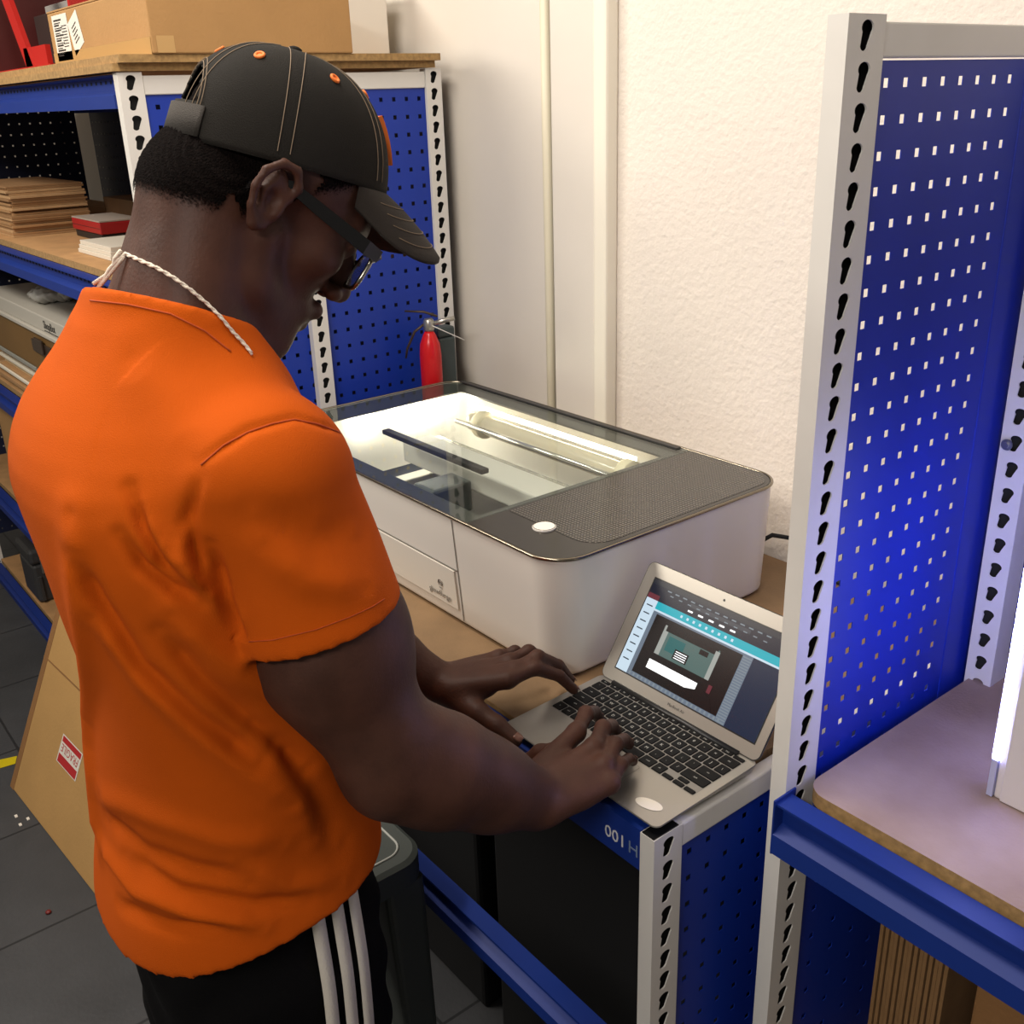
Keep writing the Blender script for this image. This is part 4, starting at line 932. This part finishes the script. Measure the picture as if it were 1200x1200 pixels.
def em(n_, c, s=1.0): m_ = emit('screen_'+n_, c, s); m_.node_tree.nodes['Principled BSDF'].inputs['Base Color'].default_value = lin('050505'); m_.node_tree.nodes['Principled BSDF'].inputs['Roughness'].default_value = .25; SM.append(m_); return len(SM)-1
def SR(x0, x1, y0, y1, mi, z=.0003):
    W2_, H2_ = SX1-SX0, SY1-SY0
    scr.add([ML @ Vector((SX0+a*W2_, SY1-b*H2_, z)) for a, b in ((x0, y1), (x1, y1), (x1, y0), (x0, y0))], [(0, 1, 2, 3)], mi)
navy, teal, side, pic, wht, gry, red, pan_, shade, mid = em('navy', '12172a', .7), em('teal', '17a0ae', .9), em('side', 'c3d6e4', .85), em('picture', '120d0f', .8), em('white', 'ffffff', 1.2), em('grey', '6f7c8c', .7), em('red', '70303a', .7), em('panel', '1f2d44', .7), em('shade', '8d9aa4', .6), em('mid', '56706c', .7)
SR(0, 1, 0, .205, navy); SR(0, 1, 0, .05, em('bar', '23262e', .8), .0004); SR(.30, .72, .085, .125, em('field', '3b3f48', .7), .0004)
SR(0, .085, .15, .205, red, .0004); SR(.085, 1, .205, .285, teal); SR(.085, 1, .285, .305, side); SR(0, .085, .205, 1, side)
SR(.085, 1, .305, 1, gry); SR(.115, .735, .325, .955, pic, .0005); SR(.80, 1, .305, 1, pan_, .0005)
k = 0
for i in range(26):                                   # hatched margin of the work area
    SR(.735+.004, .795, .33+i*.026, .342+i*.026, shade, .0005)
for i in range(22): SR(.10+i*.031, .113+i*.031, .962, .995, shade, .0005)
SR(.205, .60, .385, .69, mid, .0006); SR(.205, .24, .385, .69, em('pale', 'a8aca6', .7), .0007); SR(.22, .59, .385, .44, pic, .0008); SR(.575, .605, .40, .69, MATS and SM.index(MATS['screen_pale']), .0009)
SR(.26, .38, .47, .62, em('tealdim', '2c6a6a', .7), .0008); SR(.33, .43, .56, .66, pic, .0009); SR(.48, .54, .45, .50, pic, .0009)
SR(.195, .55, .76, .855, wht, .0008); 
q_ = [(.45, .87), (.60, .80), (.66, .84), (.70, .955), (.40, .955)]
scr.add([ML @ Vector((SX0+a*(SX1-SX0), SY1-b*(SY1-SY0), .0009)) for a, b in q_], [tuple(range(5))], pic)
SR(.62, .645, .72, .80, red, .001)
for i in range(13): SR(.12+i*.058, .15+i*.058, .062, .074, shade, .0006)
for i in range(11): SR(.15+i*.066, .175+i*.066, .100+.002*i, .110+.002*i, shade, .0006)
for i in range(5): SR(.30+i*.075, .335+i*.075, .155, .172, wht, .0006)
for i in range(9): SR(.27+i*.045, .285+i*.045, .232, .258, side, .0006)
SR(.95, .985, .232, .256, wht, .0006)
for i in range(8): SR(.020, .065, .27+i*.085, .282+i*.085, em('ink%d' % i, '2e3a48', .5) if i == 0 else SM.index(MATS['screen_ink0']), .0006)
for i in range(4): SR(.34, .42, .575+i*.022, .583+i*.022, wht, .0011)
screen = scr.build('screen', SM, lid); screen['label'] = 'lit screen with a teal toolbar and camera picture'
m = MB(); vs, fs = text_mesh('MacBook Air', .0060, '', ML @ Matrix.Translation((.150, .0085, .0002)), 0, 'CENTER'); m.add(vs, fs); m.build('lid_text', mat('dark_ink', '2c2b2a', .6), lid)
MB().lathe([(.0018, 0), (.0018, .0004)], (0, 0, 0), n=16).build('webcam', MATS['hinge_black'], lid); cm = bpy.data.objects['webcam']
for v in cm.data.vertices: v.co = ML @ (v.co+Vector((.150, .1785, 0)))
cm.location = -wl(lid)
# ------------------------------------------------------------------ things on the shelves
def atx(u, v, x):
    d = ray(u, v); return Vector(CAM + d*(x-CAM[0])/d[0])
def aty(u, v, y):
    d = ray(u, v); return Vector(CAM + d*(y-CAM[1])/d[1])
KRAFT = mat('kraft_cardboard', 'a8804f', .85, noise=.08, nscale=6, bump=.2, bscale=120)
KRAFT2 = mat('dark_kraft', '8a6238', .85, noise=.08, nscale=6, bump=.2, bscale=120)
TAPE = mat('parcel_tape', 'b8935e', .3); WPAP = mat('label_paper', 'ddd8ce', .6); INKB = mat('black_ink', '1d1b1a', .6)
def obox(name, a, b, mt, bevel=.002): return MB().box(a, b).build(name, mt, bevel=bevel, loc=((a[0]+b[0])/2, (a[1]+b[1])/2, a[2]))
def decal(name, mt, par, O, x, y, w, h, off=.0006):
    M = basis(Vector(O), x, y); return MB().add([M @ Vector(p) for p in ((0, 0, off), (w, 0, off), (w, h, off), (0, h, off))], [(0, 1, 2, 3)]).build(name, mt, par)
def carton(name, a, b, label, mt=KRAFT, flap=True, cat='box'):
    """closed cardboard box: body, folded top flaps and a strip of tape"""
    t = thing(name, ((a[0]+b[0])/2, (a[1]+b[1])/2, a[2]), label, cat)
    MB().box(a, (b[0], b[1], b[2]-.004)).build('carton_body', mt, t, bevel=.003)
    ym = (a[1]+b[1])/2
    for y0, y1 in ((a[1], ym-.001), (ym+.001, b[1])): MB().box((a[0]-.001, y0, b[2]-.0038), (b[0]+.001, y1, b[2])).build('flap', mt, t, bevel=.001)
    MB().box((a[0]-.0015, ym-.025, b[2]+.0002), (b[0]+.0015, ym+.025, b[2]+.0006)).build('tape', TAPE, t)
    return t
TZ = .9361
ct = carton('cardboard_box', (-1.70, -.095, TZ), (-1.075, .345, TZ+.118), 'big brown cardboard box with a white shipping label on top of the left shelving unit')
decal('tape', TAPE, ct, (-1.698, -.0952, TZ+.0), (1, 0, 0), (0, 0, 1), .62, .030)
sl = decal('shipping_label', WPAP, ct, (-1.668, -.0952, TZ+.012), (1, 0, 0), (0, 0, 1), .11, .095); sl['label'] = 'white label with a barcode'
m = MB()
for i in range(15): m.box((-1.655, -.0966, TZ+.022+i*.0052), (-1.62+.010*(i % 3), -.0960, TZ+.022+i*.0052+(.0016 if i % 2 else .003)))
for i in range(8): m.box((-1.605, -.0966, TZ+.04+i*.006), (-1.572+.004*(i % 2), -.0960, TZ+.0415+i*.006))
m.build('barcode', INKB, sl)
M_ = basis((-1.535, -.0952, TZ+.018), (1, 0, .35), (-.35, 0, 1))
s2 = MB().add([M_ @ Vector(p) for p in ((0, 0, .0006), (.075, 0, .0006), (.075, .07, .0006), (0, .07, .0006))], [(0, 1, 2, 3)]).build('tilted_label', WPAP, ct)
m = MB()
for i in range(5): m.box((.020, .018+i*.008, .0008), (.055-.006*(i % 2), .0205+i*.008, .001), M=M_)
m.build('label_print', INKB, s2)
decal('tape', TAPE, ct, (-1.0748, -.085, TZ+.002), (0, 1, 0), (0, 0, 1), .035, .03)
wb = thing('foam_box', (-1.40, .47, TZ), 'white box standing behind the big cardboard box on the left unit', 'box')
MB().box((-1.55, .375, TZ), (-1.29, .575, TZ+.13)).build('box_body', mat('white_foam', 'ded8cc', .8), wb, bevel=.004)
MB().box((-1.555, .370, TZ+.131), (-1.285, .58, TZ+.155)).build('box_lid', MATS['white_foam'], wb, bevel=.004)
REDP = mat('red_plastic', 'b01a14', .4)
rc = thing('parts_crate', (-2.05, .05, TZ), 'red open-fronted plastic crate at the left end of the top shelf', 'crate')
MB().box((-2.30, -.09, TZ), (-1.76, .25, TZ+.012)).build('crate_floor', REDP, rc)
MB().box((-2.30, -.09, TZ+.012), (-2.285, .25, TZ+.26)).build('crate_side', mat('shaded_red_plastic', '4a0f0d', .5), rc); MB().box((-1.775, -.02, TZ+.012), (-1.76, .25, TZ+.26)).build('crate_side', REDP, rc)
MB().box((-2.285, .235, TZ+.012), (-1.775, .25, TZ+.26)).build('crate_back', mat('shaded_red_plastic', '4a0f0d', .5), rc)  # inner faces in a darker copy of the red, shade put into the colour
MB().add([(-1.965, -.09, TZ+.012), (-1.905, -.09, TZ+.012), (-2.07, -.09, TZ+.26), (-2.13, -.09, TZ+.26), (-1.965, -.078, TZ+.012), (-1.905, -.078, TZ+.012), (-2.07, -.078, TZ+.26), (-2.13, -.078, TZ+.26)], [(0, 1, 2, 3), (7, 6, 5, 4), (0, 4, 5, 1), (1, 5, 6, 2), (2, 6, 7, 3), (3, 7, 4, 0)]).build('crate_brace', REDP, rc)
MB().box((-1.965, -.09, TZ+.012), (-1.775, -.078, TZ+.055)).build('crate_lip', REDP, rc)
tag(obox('dark_toolbox', (-2.25, .03, TZ+.0125), (-1.79, .225, TZ+.15), mat('dark_brown_box', '2c1d1a', .6)), 'dark brown box inside the red crate', 'box')
tag(obox('paper_bundle', (-2.20, .05, TZ+.151), (-1.82, .21, TZ+.172), mat('grey_paper', '8d8a86', .8), .001), 'grey paper bundle lying on the dark box in the red crate', 'paper')
# stack of cut boards, each board a thing
SH = .4872; z = SH+.0003; n_ = 21
BRD = [mat('mdf_board_a', 'a67f55', .8, noise=.08, nscale=20), mat('mdf_board_b', '94704a', .8, noise=.08, nscale=20), mat('mdf_board_c', 'b8946a', .8, noise=.08, nscale=20)]
rnd = random.Random(3)
for i in range(n_):
    th = rnd.choice((.0055, .0065, .0075)); dx, dy = rnd.uniform(-.012, .012), rnd.uniform(-.006, .006)
    top = i == n_-1; low = i < 9
    a = (-2.95+dx, -.085+dy+(.0 if low else .008), z); b = (-2.46+dx+(.0 if low else -.015), .150+dy, z+th)
    lab = 'brown cut board in the tall stack on the second shelf of the left unit'
    if top: lab = 'topmost brown cut board of the tall stack on the second shelf'
    o = obox('cut_board', a, b, BRD[rnd.randrange(3)], .0006); tag(o, lab, 'board', 'cut boards stacked on the second shelf'); z += th+.0004
# red case
r0 = atz(120, 284, SH); cs = thing('red_case', (r0.x-.10, r0.y+.06, SH), 'red flat case with a white top and black base beside the board stack', 'case')
x1, y0 = r0.x, r0.y; x0, y1 = x1-.26, y0+.125
MB().box((x0+.01, y0+.004, SH+.0003), (x1-.006, y1-.004, SH+.020)).build('case_base', mat('case_black', '1c1c1e', .5), cs, bevel=.003)
MB().box((x0, y0, SH+.0205), (x1, y1, SH+.054)).build('case_body', mat('case_red', 'a01d22', .4), cs, bevel=.003)
MB().box((x0+.001, y0+.001, SH+.0545), (x1-.001, y1-.001, SH+.058)).build('case_top', mat('case_top', 'a79c92', .5), cs)
MB().box((x0-.0004, y0-.0006, SH+.036), (x1+.0006, y0, SH+.0372)).build('case_seam', MATS['case_black'], cs)
tag(obox('wood_block', (x0-.16, y1+.03, SH+.0003), (x1-.05, y1+.13, SH+.095), mat('dark_wood', '5a4128', .7, noise=.2, nscale=15)), 'dark brown wooden block behind the red case', 'block')
w0 = atz(131, 306, SH); x1, y0 = w0.x, w0.y-.002
for k in range(3):
    tag(obox('white_plank', (x1-.26+k*.004, y0+k*.003, SH+.0004+k*.0108), (x1-k*.003, y0+.20, SH+.0108+k*.0108), mat('white_lacquer', 'd9d2c4', .5), .001), 'white plank at the shelf edge, %s of the little pile of three' % ('lowest', 'middle', 'topmost')[k], 'plank', 'white planks')
# third level
z = LV[2]+.0003; cols = [mat('birch_sheet', 'cbb58c', .7, noise=.06, nscale=9), mat('grey_sheet', '8c8c84', .7), mat('white_sheet', 'd8d2c2', .7), BRD[0]]
for k in range(14):
    th = rnd.choice((.006, .009, .012)); dx = rnd.uniform(-.04, .05); dy = rnd.uniform(-.025, .01)
    tag(obox('offcut_sheet', (-2.95+dx, -.125+dy+.02, z), (-2.38+dx, .30+dy, z+th), cols[k % 4], .0008), '%s offcut sheet in the loose pile on the third shelf, under the brown case' % ('pale birch', 'grey', 'white', 'brown')[k % 4] if k < 13 else 'topmost offcut sheet of the loose pile on the third shelf', 'sheet', 'loose offcut sheets'); z += th+.0004
bc = thing('clasp_case', (-2.4, .0, z), 'brown case with a dark clasp lying on the offcut sheets', 'case')
zc = z+.0003
MB().box((-2.95, -.118, zc), (-2.05, .30, zc+.125)).build('case_body', mat('brown_case', '6e5128', .6, noise=.1, nscale=4), bc, bevel=.005)
cl = MB().box((-2.36, -.124, zc+.062), (-2.16, -.1185, zc+.100)).build('clasp', mat('dark_clasp', '33261c', .4), bc, bevel=.002)
MB().box((-2.30, -.131, zc+.070), (-2.22, -.1245, zc+.113)).build('clasp_lever', MATS['dark_clasp'], cl, bevel=.002)
zs2 = zc+.1256
sb = thing('printed_tray', (-2.3, .0, zs2), 'white tray printed with a black maker name on top of the brown case', 'tray')
MB().box((-2.95, -.125, zs2), (-1.75, .32, zs2+.012)).build('tray_lip', mat('grey_white_board', 'b0aca2', .6), sb, bevel=.002)
MB().box((-2.94, -.115, zs2+.0125), (-1.77, .31, zs2+.060)).build('tray_body', MATS['grey_white_board'], sb, bevel=.003)
vs, fs = text_mesh('ShopBot', .034, '', basis((-2.21, -.1158, zs2+.026), (1, 0, 0), (0, 0, 1)), .0002); m = MB().add(vs, fs); m.build('tray_text', INKB, sb)
MB().box((-2.21, -.1160, zs2+.018), (-2.05, -.1154, zs2+.0205)).build('text_rule', INKB, sb)
pb_ = SDF((-2.62, -.10, zs2+.05), (-2.34, .12, zs2+.16), .007)
for k in range(14): pb_.ell((rnd.uniform(-2.55, -2.40), rnd.uniform(-.04, .06), zs2+.087), (rnd.uniform(.03, .06), rnd.uniform(.025, .05), rnd.uniform(.018, .026)), None, .008)
a_, f_ = pb_.mesh(); a_ = a_+normals(a_, f_)*(.006*np.sin(a_[:, 0]*160+a_[:, 1]*90)*np.cos(a_[:, 2]*140+a_[:, 1]*120))[:, None]
a_[:, 2] = np.maximum(a_[:, 2], zs2+.0606)
tag(np_obj('plastic_bag', a_, f_, mat('clear_plastic', 'cfcdc6', .2, Transmission_Weight=.35), None, (-2.48, 0, zs2+.06)), 'crumpled clear plastic bag on top of the printed white tray', 'bag')
# fourth level carton with printed mark
z4 = LV[3]+.0003
pc = carton('printed_carton', (-3.10, -.125, z4), (-2.86, .10, z4+.40), 'brown carton with a round printed mark on the fourth shelf of the left unit')
ring = [(-2.8594, -.02+.045*math.cos(a), z4+.30+.045*math.sin(a)) for a in [2*PI*k/28 for k in range(28)]]
MB().tube(ring, .004, 5, closed=True).build('printed_mark', INKB, pc)
vs, fs = text_mesh('C', .065, '', basis((-2.8594, -.045, z4+.277), (0, 1, 0), (0, 0, 1)), .0002); MB().add(vs, fs).build('mark_letter', INKB, pc)
m = MB()
for i in range(6): m.box((-2.8598, -.075, z4+.20-i*.02), (-2.8592, .04-.02*(i % 2), z4+.207-i*.02))
m.build('print_lines', mat('brown_ink', '5a4128', .7), pc)
# lowest level tool case
z5 = LV[4]+.0003; q0 = atz(33, 712, z5); q1 = atz(50, 700, z5)
tcs = thing('tool_case', (q0.x-.1, q0.y+.1, z5), 'dark grey plastic tool case on the lowest shelf of the left unit', 'case')
x1, y0, y1 = min(q0.x, XL-.1), max(q0.y, -.12), max(q0.y, -.12)+.24
GRYP = mat('dark_grey_plastic', '3a3a3b', .5, bump=.1, bscale=200)
MB().box((x1-.20, y0, z5), (x1, y1, z5+.17)).build('case_body', GRYP, tcs, bevel=.014)
MB().box((x1-.205, y0-.004, z5+.1705), (x1+.004, y1+.004, z5+.235)).build('case_lid', GRYP, tcs, bevel=.014)
for yy in (y0+.05, y1-.05): MB().box((x1+.0045, yy-.018, z5+.13), (x1+.014, yy+.018, z5+.20)).build('latch', ZINC, tcs, bevel=.003)
for yy in (y0+.02, y0+.11, y1-.03): MB().box((x1+.0005, yy-.008, z5+.01), (x1+.010, yy+.008, z5+.12)).build('rib', GRYP, tcs, bevel=.003)
MB().tube([(x1-.1, y0+.07, z5+.236), (x1-.1, y0+.075, z5+.262), (x1-.1, y0+.165, z5+.262), (x1-.1, y0+.17, z5+.236)], .008, 10).build('handle', GRYP, tcs, smooth=True)
# leaning carton
B1 = atz(12, 921, FLOOR+.001); Bx = atz(105, 1041, FLOOR+.001); ex = (Bx-B1); ex.z = 0; ex.normalize()
Tp = Vector(CAM+(np.array(aty(62, 730, -.17))-CAM)*.80); up_ = (Tp-B1); up_ = (up_-ex*up_.dot(ex)*.0); L_ = up_.length; upn = up_.normalized(); nn = ex.cross(upn).normalized()
tl = (-.19-B1.y)/upn.y if upn.y > .05 else .8; tl = min(tl, .95)
MLn = Matrix(((ex.x, upn.x, nn.x, B1.x), (ex.y, upn.y, nn.y, B1.y), (ex.z, upn.z, nn.z, B1.z), (0, 0, 0, 1)))
fc = thing('leaning_carton', tuple(B1+ex*.35), 'large flat cardboard carton with a red fragile label leaning against the left shelving unit', 'box')
MB().box((0, .0, -.05), (.80, tl, 0), M=MLn).build('carton_body', mat('pale_kraft', 'b48c54', .85, noise=.07, nscale=5, bump=.2, bscale=100), fc, bevel=.004)
MB().box((0, .50*tl, .0009), (.80, .505*tl, .0016), M=MLn).build('flap_seam', KRAFT2, fc)
MB().box((.0, .0, .0003), (.030, tl, .0008), M=MLn).build('edge_strip', KRAFT2, fc)  # darker strip along the left edge
# label located by its traced corners
def onpl(u, v):
    d = Vector(ray(u, v)); t = (B1-Vector(CAM)).dot(nn)/d.dot(nn); p = Vector(CAM)+d*t; r = p-B1
    G_ = Matrix(((ex.dot(ex), ex.dot(upn)), (ex.dot(upn), upn.dot(upn)))).inverted(); w2 = G_ @ Vector((r.dot(ex), r.dot(upn))); return w2
Ls = [onpl(*p) for p in ((66, 890), (88, 916), (98, 884), (75, 860))]
lx0, lx1 = (Ls[0].x+Ls[3].x)/2, (Ls[1].x+Ls[2].x)/2; ly0, ly1 = (Ls[0].y+Ls[1].y)/2, (Ls[2].y+Ls[3].y)/2
def pf_(name, mt, par, x0, x1, y0, y1, z): return MB().add([MLn @ Vector(p) for p in ((x0, y0, z), (x1, y0, z), (x1, y1, z), (x0, y1, z))], [(0, 1, 2, 3)]).build(name, mt, par)
lb = pf_('fragile_label', WPAP, fc, lx0, lx1, ly0, ly1, .0010); lb['label'] = 'white label with red bands reading FRAGILE'
RDI = mat('red_ink', 'b3262a', .6); wl_, hl_ = lx1-lx0, ly1-ly0
pf_('red_band', RDI, lb, lx0+.04*wl_, lx1-.04*wl_, ly0+.03*hl_, ly0+.33*hl_, .0013); pf_('red_band', RDI, lb, lx0+.04*wl_, lx1-.04*wl_, ly0+.76*hl_, ly0+.96*hl_, .0013)
tv, tf = text_mesh('FRAGILE', 1, '', Matrix.Identity(4), 0); wx = max(v.x for v in tv); hx_ = max(v.y for v in tv)
MB().add([MLn @ Vector((lx1-.08*wl_-v.x/wx*.84*wl_, ly0+.70*hl_-v.y/hx_*.27*hl_, .0014)) for v in tv], tf).build('label_text', RDI, lb)
# floor bits
a0, a1 = atz(-40, 899, FLOOR+.001), atz(20, 886, FLOOR+.001); a2, a3 = atz(18, 895, FLOOR+.001), atz(-40, 912, FLOOR+.001)
tag(MB().add([a0, a1, a2, a3, a0+Vector((0, 0, .0006)), a1+Vector((0, 0, .0006)), a2+Vector((0, 0, .0006)), a3+Vector((0, 0, .0006))], [(0, 1, 2, 3), (4, 5, 6, 7), (0, 1, 5, 4), (1, 2, 6, 5), (2, 3, 7, 6), (3, 0, 4, 7)]).build('floor_tape', mat('yellow_tape', 'c9b400', .5)), 'yellow marking tape on the grey floor left of the leaning carton', 'tape')
pz = atz(57, 1070, FLOOR); o = MB().lathe([(.004, .0005), (.0075, .002), (.007, .006), (.003, .008)], (pz.x, pz.y, FLOOR), n=12).build('red_scrap', mat('dark_red_scrap', '6e1c1a', .5), smooth=True); tag(o, 'tiny dark red scrap lying on the floor tiles', 'scrap')
for i, (u, v) in enumerate(((33, 960), (24, 967), (19, 957))):
    p = atz(u, v, FLOOR); o = MB().box((p.x-.006, p.y-.004, FLOOR+.0002), (p.x+.007, p.y+.004, FLOOR+.004)).build('white_crumb', WPAP, bevel=.001, loc=(p.x, p.y, FLOOR)); tag(o, 'white crumb on the floor beside the leaning carton', 'crumb', 'white crumbs on the floor')
# ------------------------------------------------------------------ stool by the bench
STG = mat('grey_green_plastic', '4c514e', .5, bump=.06, bscale=150); SZ = -.335
sx0, sx1, sy0, sy1 = -.48, -.165, -.365, -.172
st = thing('step_stool', ((sx0+sx1)/2, (sy0+sy1)/2, FLOOR), 'grey plastic stool standing between the man and the workbench', 'stool')
pl = rrect(sx0, sy0, sx1, sy1, .05, 8); pi = rrect(sx0+.008, sy0+.008, sx1-.008, sy1-.008, .044, 8)
m = MB(); m.prism(pl, SZ-.05, SZ-.006); k = len(pl); m.add([(p[0], p[1], SZ-.006) for p in pl]+[(p[0], p[1], SZ) for p in pi], [(i, (i+1) % k, k+(i+1) % k, k+i) for i in range(k)]+[tuple(range(k, 2*k))]); m.build('seat', STG, st)
MB().tube([(p[0], p[1], SZ+.0006) for p in rrect(sx0+.03, sy0+.03, sx1-.03, sy1-.03, .03, 8)], .0022, 6, closed=True).build('seat_ring', mat('rim_highlight', 'b9bbb5', .4), st, smooth=True)  # pale ring paints the highlight along the seat rim
for sx, sy in ((0, 0), (1, 0), (0, 1), (1, 1)):
    cx, cy = (sx1-.045 if sx else sx0+.045), (sy1-.045 if sy else sy0+.045); ox, oy = (.05 if sx else -.05), (.05 if sy else -.05)
    if sy: oy = .0
    a = rrect(-.038, -.038, .038, .038, .012, 3); b_ = rrect(-.024, -.024, .024, .024, .008, 3); k = len(a)
    m = MB().add([(cx+p[0], cy+p[1], SZ-.05) for p in a]+[(cx+ox+p[0], cy+oy+p[1], FLOOR+.001) for p in b_], [tuple(range(k)), tuple(range(k, 2*k))]+[(i, (i+1) % k, k+(i+1) % k, k+i) for i in range(k)]); m.build('leg', STG, st, bevel=.002)
MB().box((sx0+.02, sy0-.012, -.80), (sx1-.02, sy0+.01, -.76)).build('stretcher', STG, st, bevel=.004)
MB().box((sx1+.0, sy0+.02, -.80), (sx1+.018, sy1-.04, -.76)).build('stretcher', STG, st, bevel=.004)
# ------------------------------------------------------------------ extinguisher behind the machine
ex0, ey0 = -1.010, .452; fx = thing('fire_extinguisher', (ex0, ey0, 0), 'small red fire extinguisher with a silver valve standing behind the laser cutter', 'fire extinguisher')
MB().lathe([(.022, .001), (.026, .004), (.0265, .27), (.024, .295), (.015, .318), (.010, .326)], (ex0, ey0, 0), n=36).build('cylinder', mat('gloss_red', 'c4161c', .25), fx, smooth=True)
MB().lathe([(.011, .326), (.013, .330), (.013, .350), (.009, .356)], (ex0, ey0, 0), n=20).build('valve', mat('valve_silver', 'b7b5ae', .3, .85), fx, smooth=True)
sd = np.array(CR)*1; sd = Vector((sd[0], sd[1], 0)).normalized(); e0 = Vector((ex0, ey0, 0))
MB().tube([e0+sd*.010+Vector((0, 0, .343)), e0+sd*.03+Vector((0, 0, .348)), e0+sd*.062+Vector((0, 0, .355))], [.006, .006, .0055], 12).build('nozzle', MATS['valve_silver'], fx, smooth=True)
MB().tube([e0+sd*.022+Vector((0, 0, .360)), e0-sd*.01+Vector((0, 0, .372)), e0-sd*.055+Vector((0, 0, .375))], [.006, .006, .0045], 8, flat=.5).build('squeeze_lever', mat('bronze_black', '4a3c30', .4, .5), fx, smooth=True)
MB().tube([e0-sd*.008+Vector((0, 0, .345)), e0-sd*.035+Vector((0, 0, .325)), e0-sd*.055+Vector((0, 0, .285)), e0-sd*.060+Vector((0, 0, .262))], [.005, .0055, .005, .004], 8, flat=.6).build('carry_handle', MATS['bronze_black'], fx, smooth=True)
MB().tube([e0+Vector((0, -.012, .348)), e0+sd*.03+Vector((0, -.014, .335)), e0+sd*.095+Vector((0, -.014, .303))], .0011, 6).build('safety_tie', mat('white_tie', 'e6e4de', .5), fx, smooth=True)
db = thing('dark_case', (-1.02, .56, 0), 'dark grey narrow case standing behind the fire extinguisher', 'case')
MB().box((-1.058, .485, .0004), (-1.02, .535, .30)).build('case_body', mat('slate_grey', '3c4748', .5), db, bevel=.006)
MB().box((-1.058, .485, .3005), (-1.02, .535, .325)).build('case_lid', MATS['slate_grey'], db, bevel=.006)
# ------------------------------------------------------------------ right unit contents
ZB = .0404
mc = thing('white_machine', (.80, .36, ZB), 'white machine cabinet with a glowing light strip down its corner on the right shelf', 'machine')
MW = mat('machine_white', 'dcd6d6', .45)
MB().box((.581, .1655, ZB), (1.10, .575, .80)).build('cabinet', MW, mc, bevel=.003)
MB().box((.590, .1625, ZB+.001), (1.10, .1652, .80)).build('front_panel', MW, mc, bevel=.001)
MB().box((.5735, .163, ZB+.001), (.5805, .171, ZB+.052)).build('strip_holder', mat('violet_white', 'b9bce0', .5), mc)
MB().box((.5735, .163, .431), (.5805, .171, .80)).build('strip_holder', MATS['violet_white'], mc)
MB().box((.5735, .163, ZB+.053), (.5805, .171, .43)).build('light_strip', emit('blue_white_led', 'a2a9ff', 40), mc)
MB().lathe([(.0035, .1625), (.0035, .1612), (.002, .161)], (.618, 0, .085), 'y', 12).build('screw', INKB, mc)
rb = beam('beam', XR+.002, 1.45, -.026, -.60, .06, ru, .03)
board('shelf_board', XR+.012, 1.45, .012, .57, -.585, .018, 'dark lower shelf board in the right unit, under the cartons', .004, CHIP)
CRG = mat('corrugated_edge', '8f6c44', .9, noise=.1, nscale=30)
for k in range(14):
    x = .470+k*.0072; tag(obox('cardboard_sheet', (x, .15+.002*(k % 3), -.5848), (x+.0052, .48, -.19+.010*math.sin(k*1.3)+.004*k), CRG, .0006), 'upright corrugated cardboard sheet in the bundle beneath the right shelf', 'cardboard sheet', 'upright cardboard sheets')
t = carton('storage_carton', (.64, .07, -.5848), (1.10, .50, -.135), 'brown carton beside the upright cardboard sheets beneath the right shelf', KRAFT2)
cr = thing('filler_box', (-.03, .33, FLOOR), 'black box added to darken the space beneath the workbench, the one nearer the white bench post', 'crate')
BP = mat('filler_black', '0c0c0e', .6)  # both boxes are added to fill the space under the bench with black
MB().box((-.36, .10, FLOOR+.0005), (.27, .57, -.24)).build('filler_body', BP, cr, bevel=.01)
MB().box((-.37, .09, -.2395), (.28, .575, -.20)).build('filler_lid', BP, cr, bevel=.006)
cr = thing('filler_box', (-.7, .33, FLOOR), 'second black box added to darken the space beneath the workbench, farther left behind the stool', 'crate')
MB().box((-.97, .10, FLOOR+.0005), (-.42, .57, -.34)).build('filler_body', BP, cr, bevel=.01)
MB().box((-.98, .09, -.3395), (-.41, .575, -.30)).build('filler_lid', BP, cr, bevel=.006)
# lamps in the room, plus a fill light added behind the camera
sc = bpy.context.scene
w = bpy.data.worlds.new('world'); sc.world = w; w.use_nodes = True
w.node_tree.nodes['Background'].inputs[0].default_value = (1, .93, .84, 1); w.node_tree.nodes['Background'].inputs[1].default_value = .14
def area(name, loc, tgt, sx, sy, e, col):
    l = bpy.data.lights.new(name, 'AREA'); l.shape = 'RECTANGLE'; l.size = sx; l.size_y = sy; l.energy = e; l.color = col
    o = bpy.data.objects.new(name, l); C.objects.link(o); o.location = loc
    o.rotation_euler = (Vector(tgt)-Vector(loc)).to_track_quat('-Z', 'Y').to_euler(); return o
area('overhead_light', (-1.9, -1.5, 1.9), (-1.2, -.5, 0), 1.2, .25, 38, (1, .92, .81))
area('overhead_light', (-.25, -.55, 1.9), (-.1, -.1, 0), 1.2, .2, 22, (1, .92, .82))
area('overhead_light', (1.2, -2.3, 1.9), (.2, -.2, 0), 1.2, .2, 25, (1, .94, .88))  # unseen fill light, added to lift the near faces
sc.view_settings.view_transform = 'Standard'; sc.view_settings.look = 'None'; sc.view_settings.gamma = 1; sc.view_settings.exposure = .36
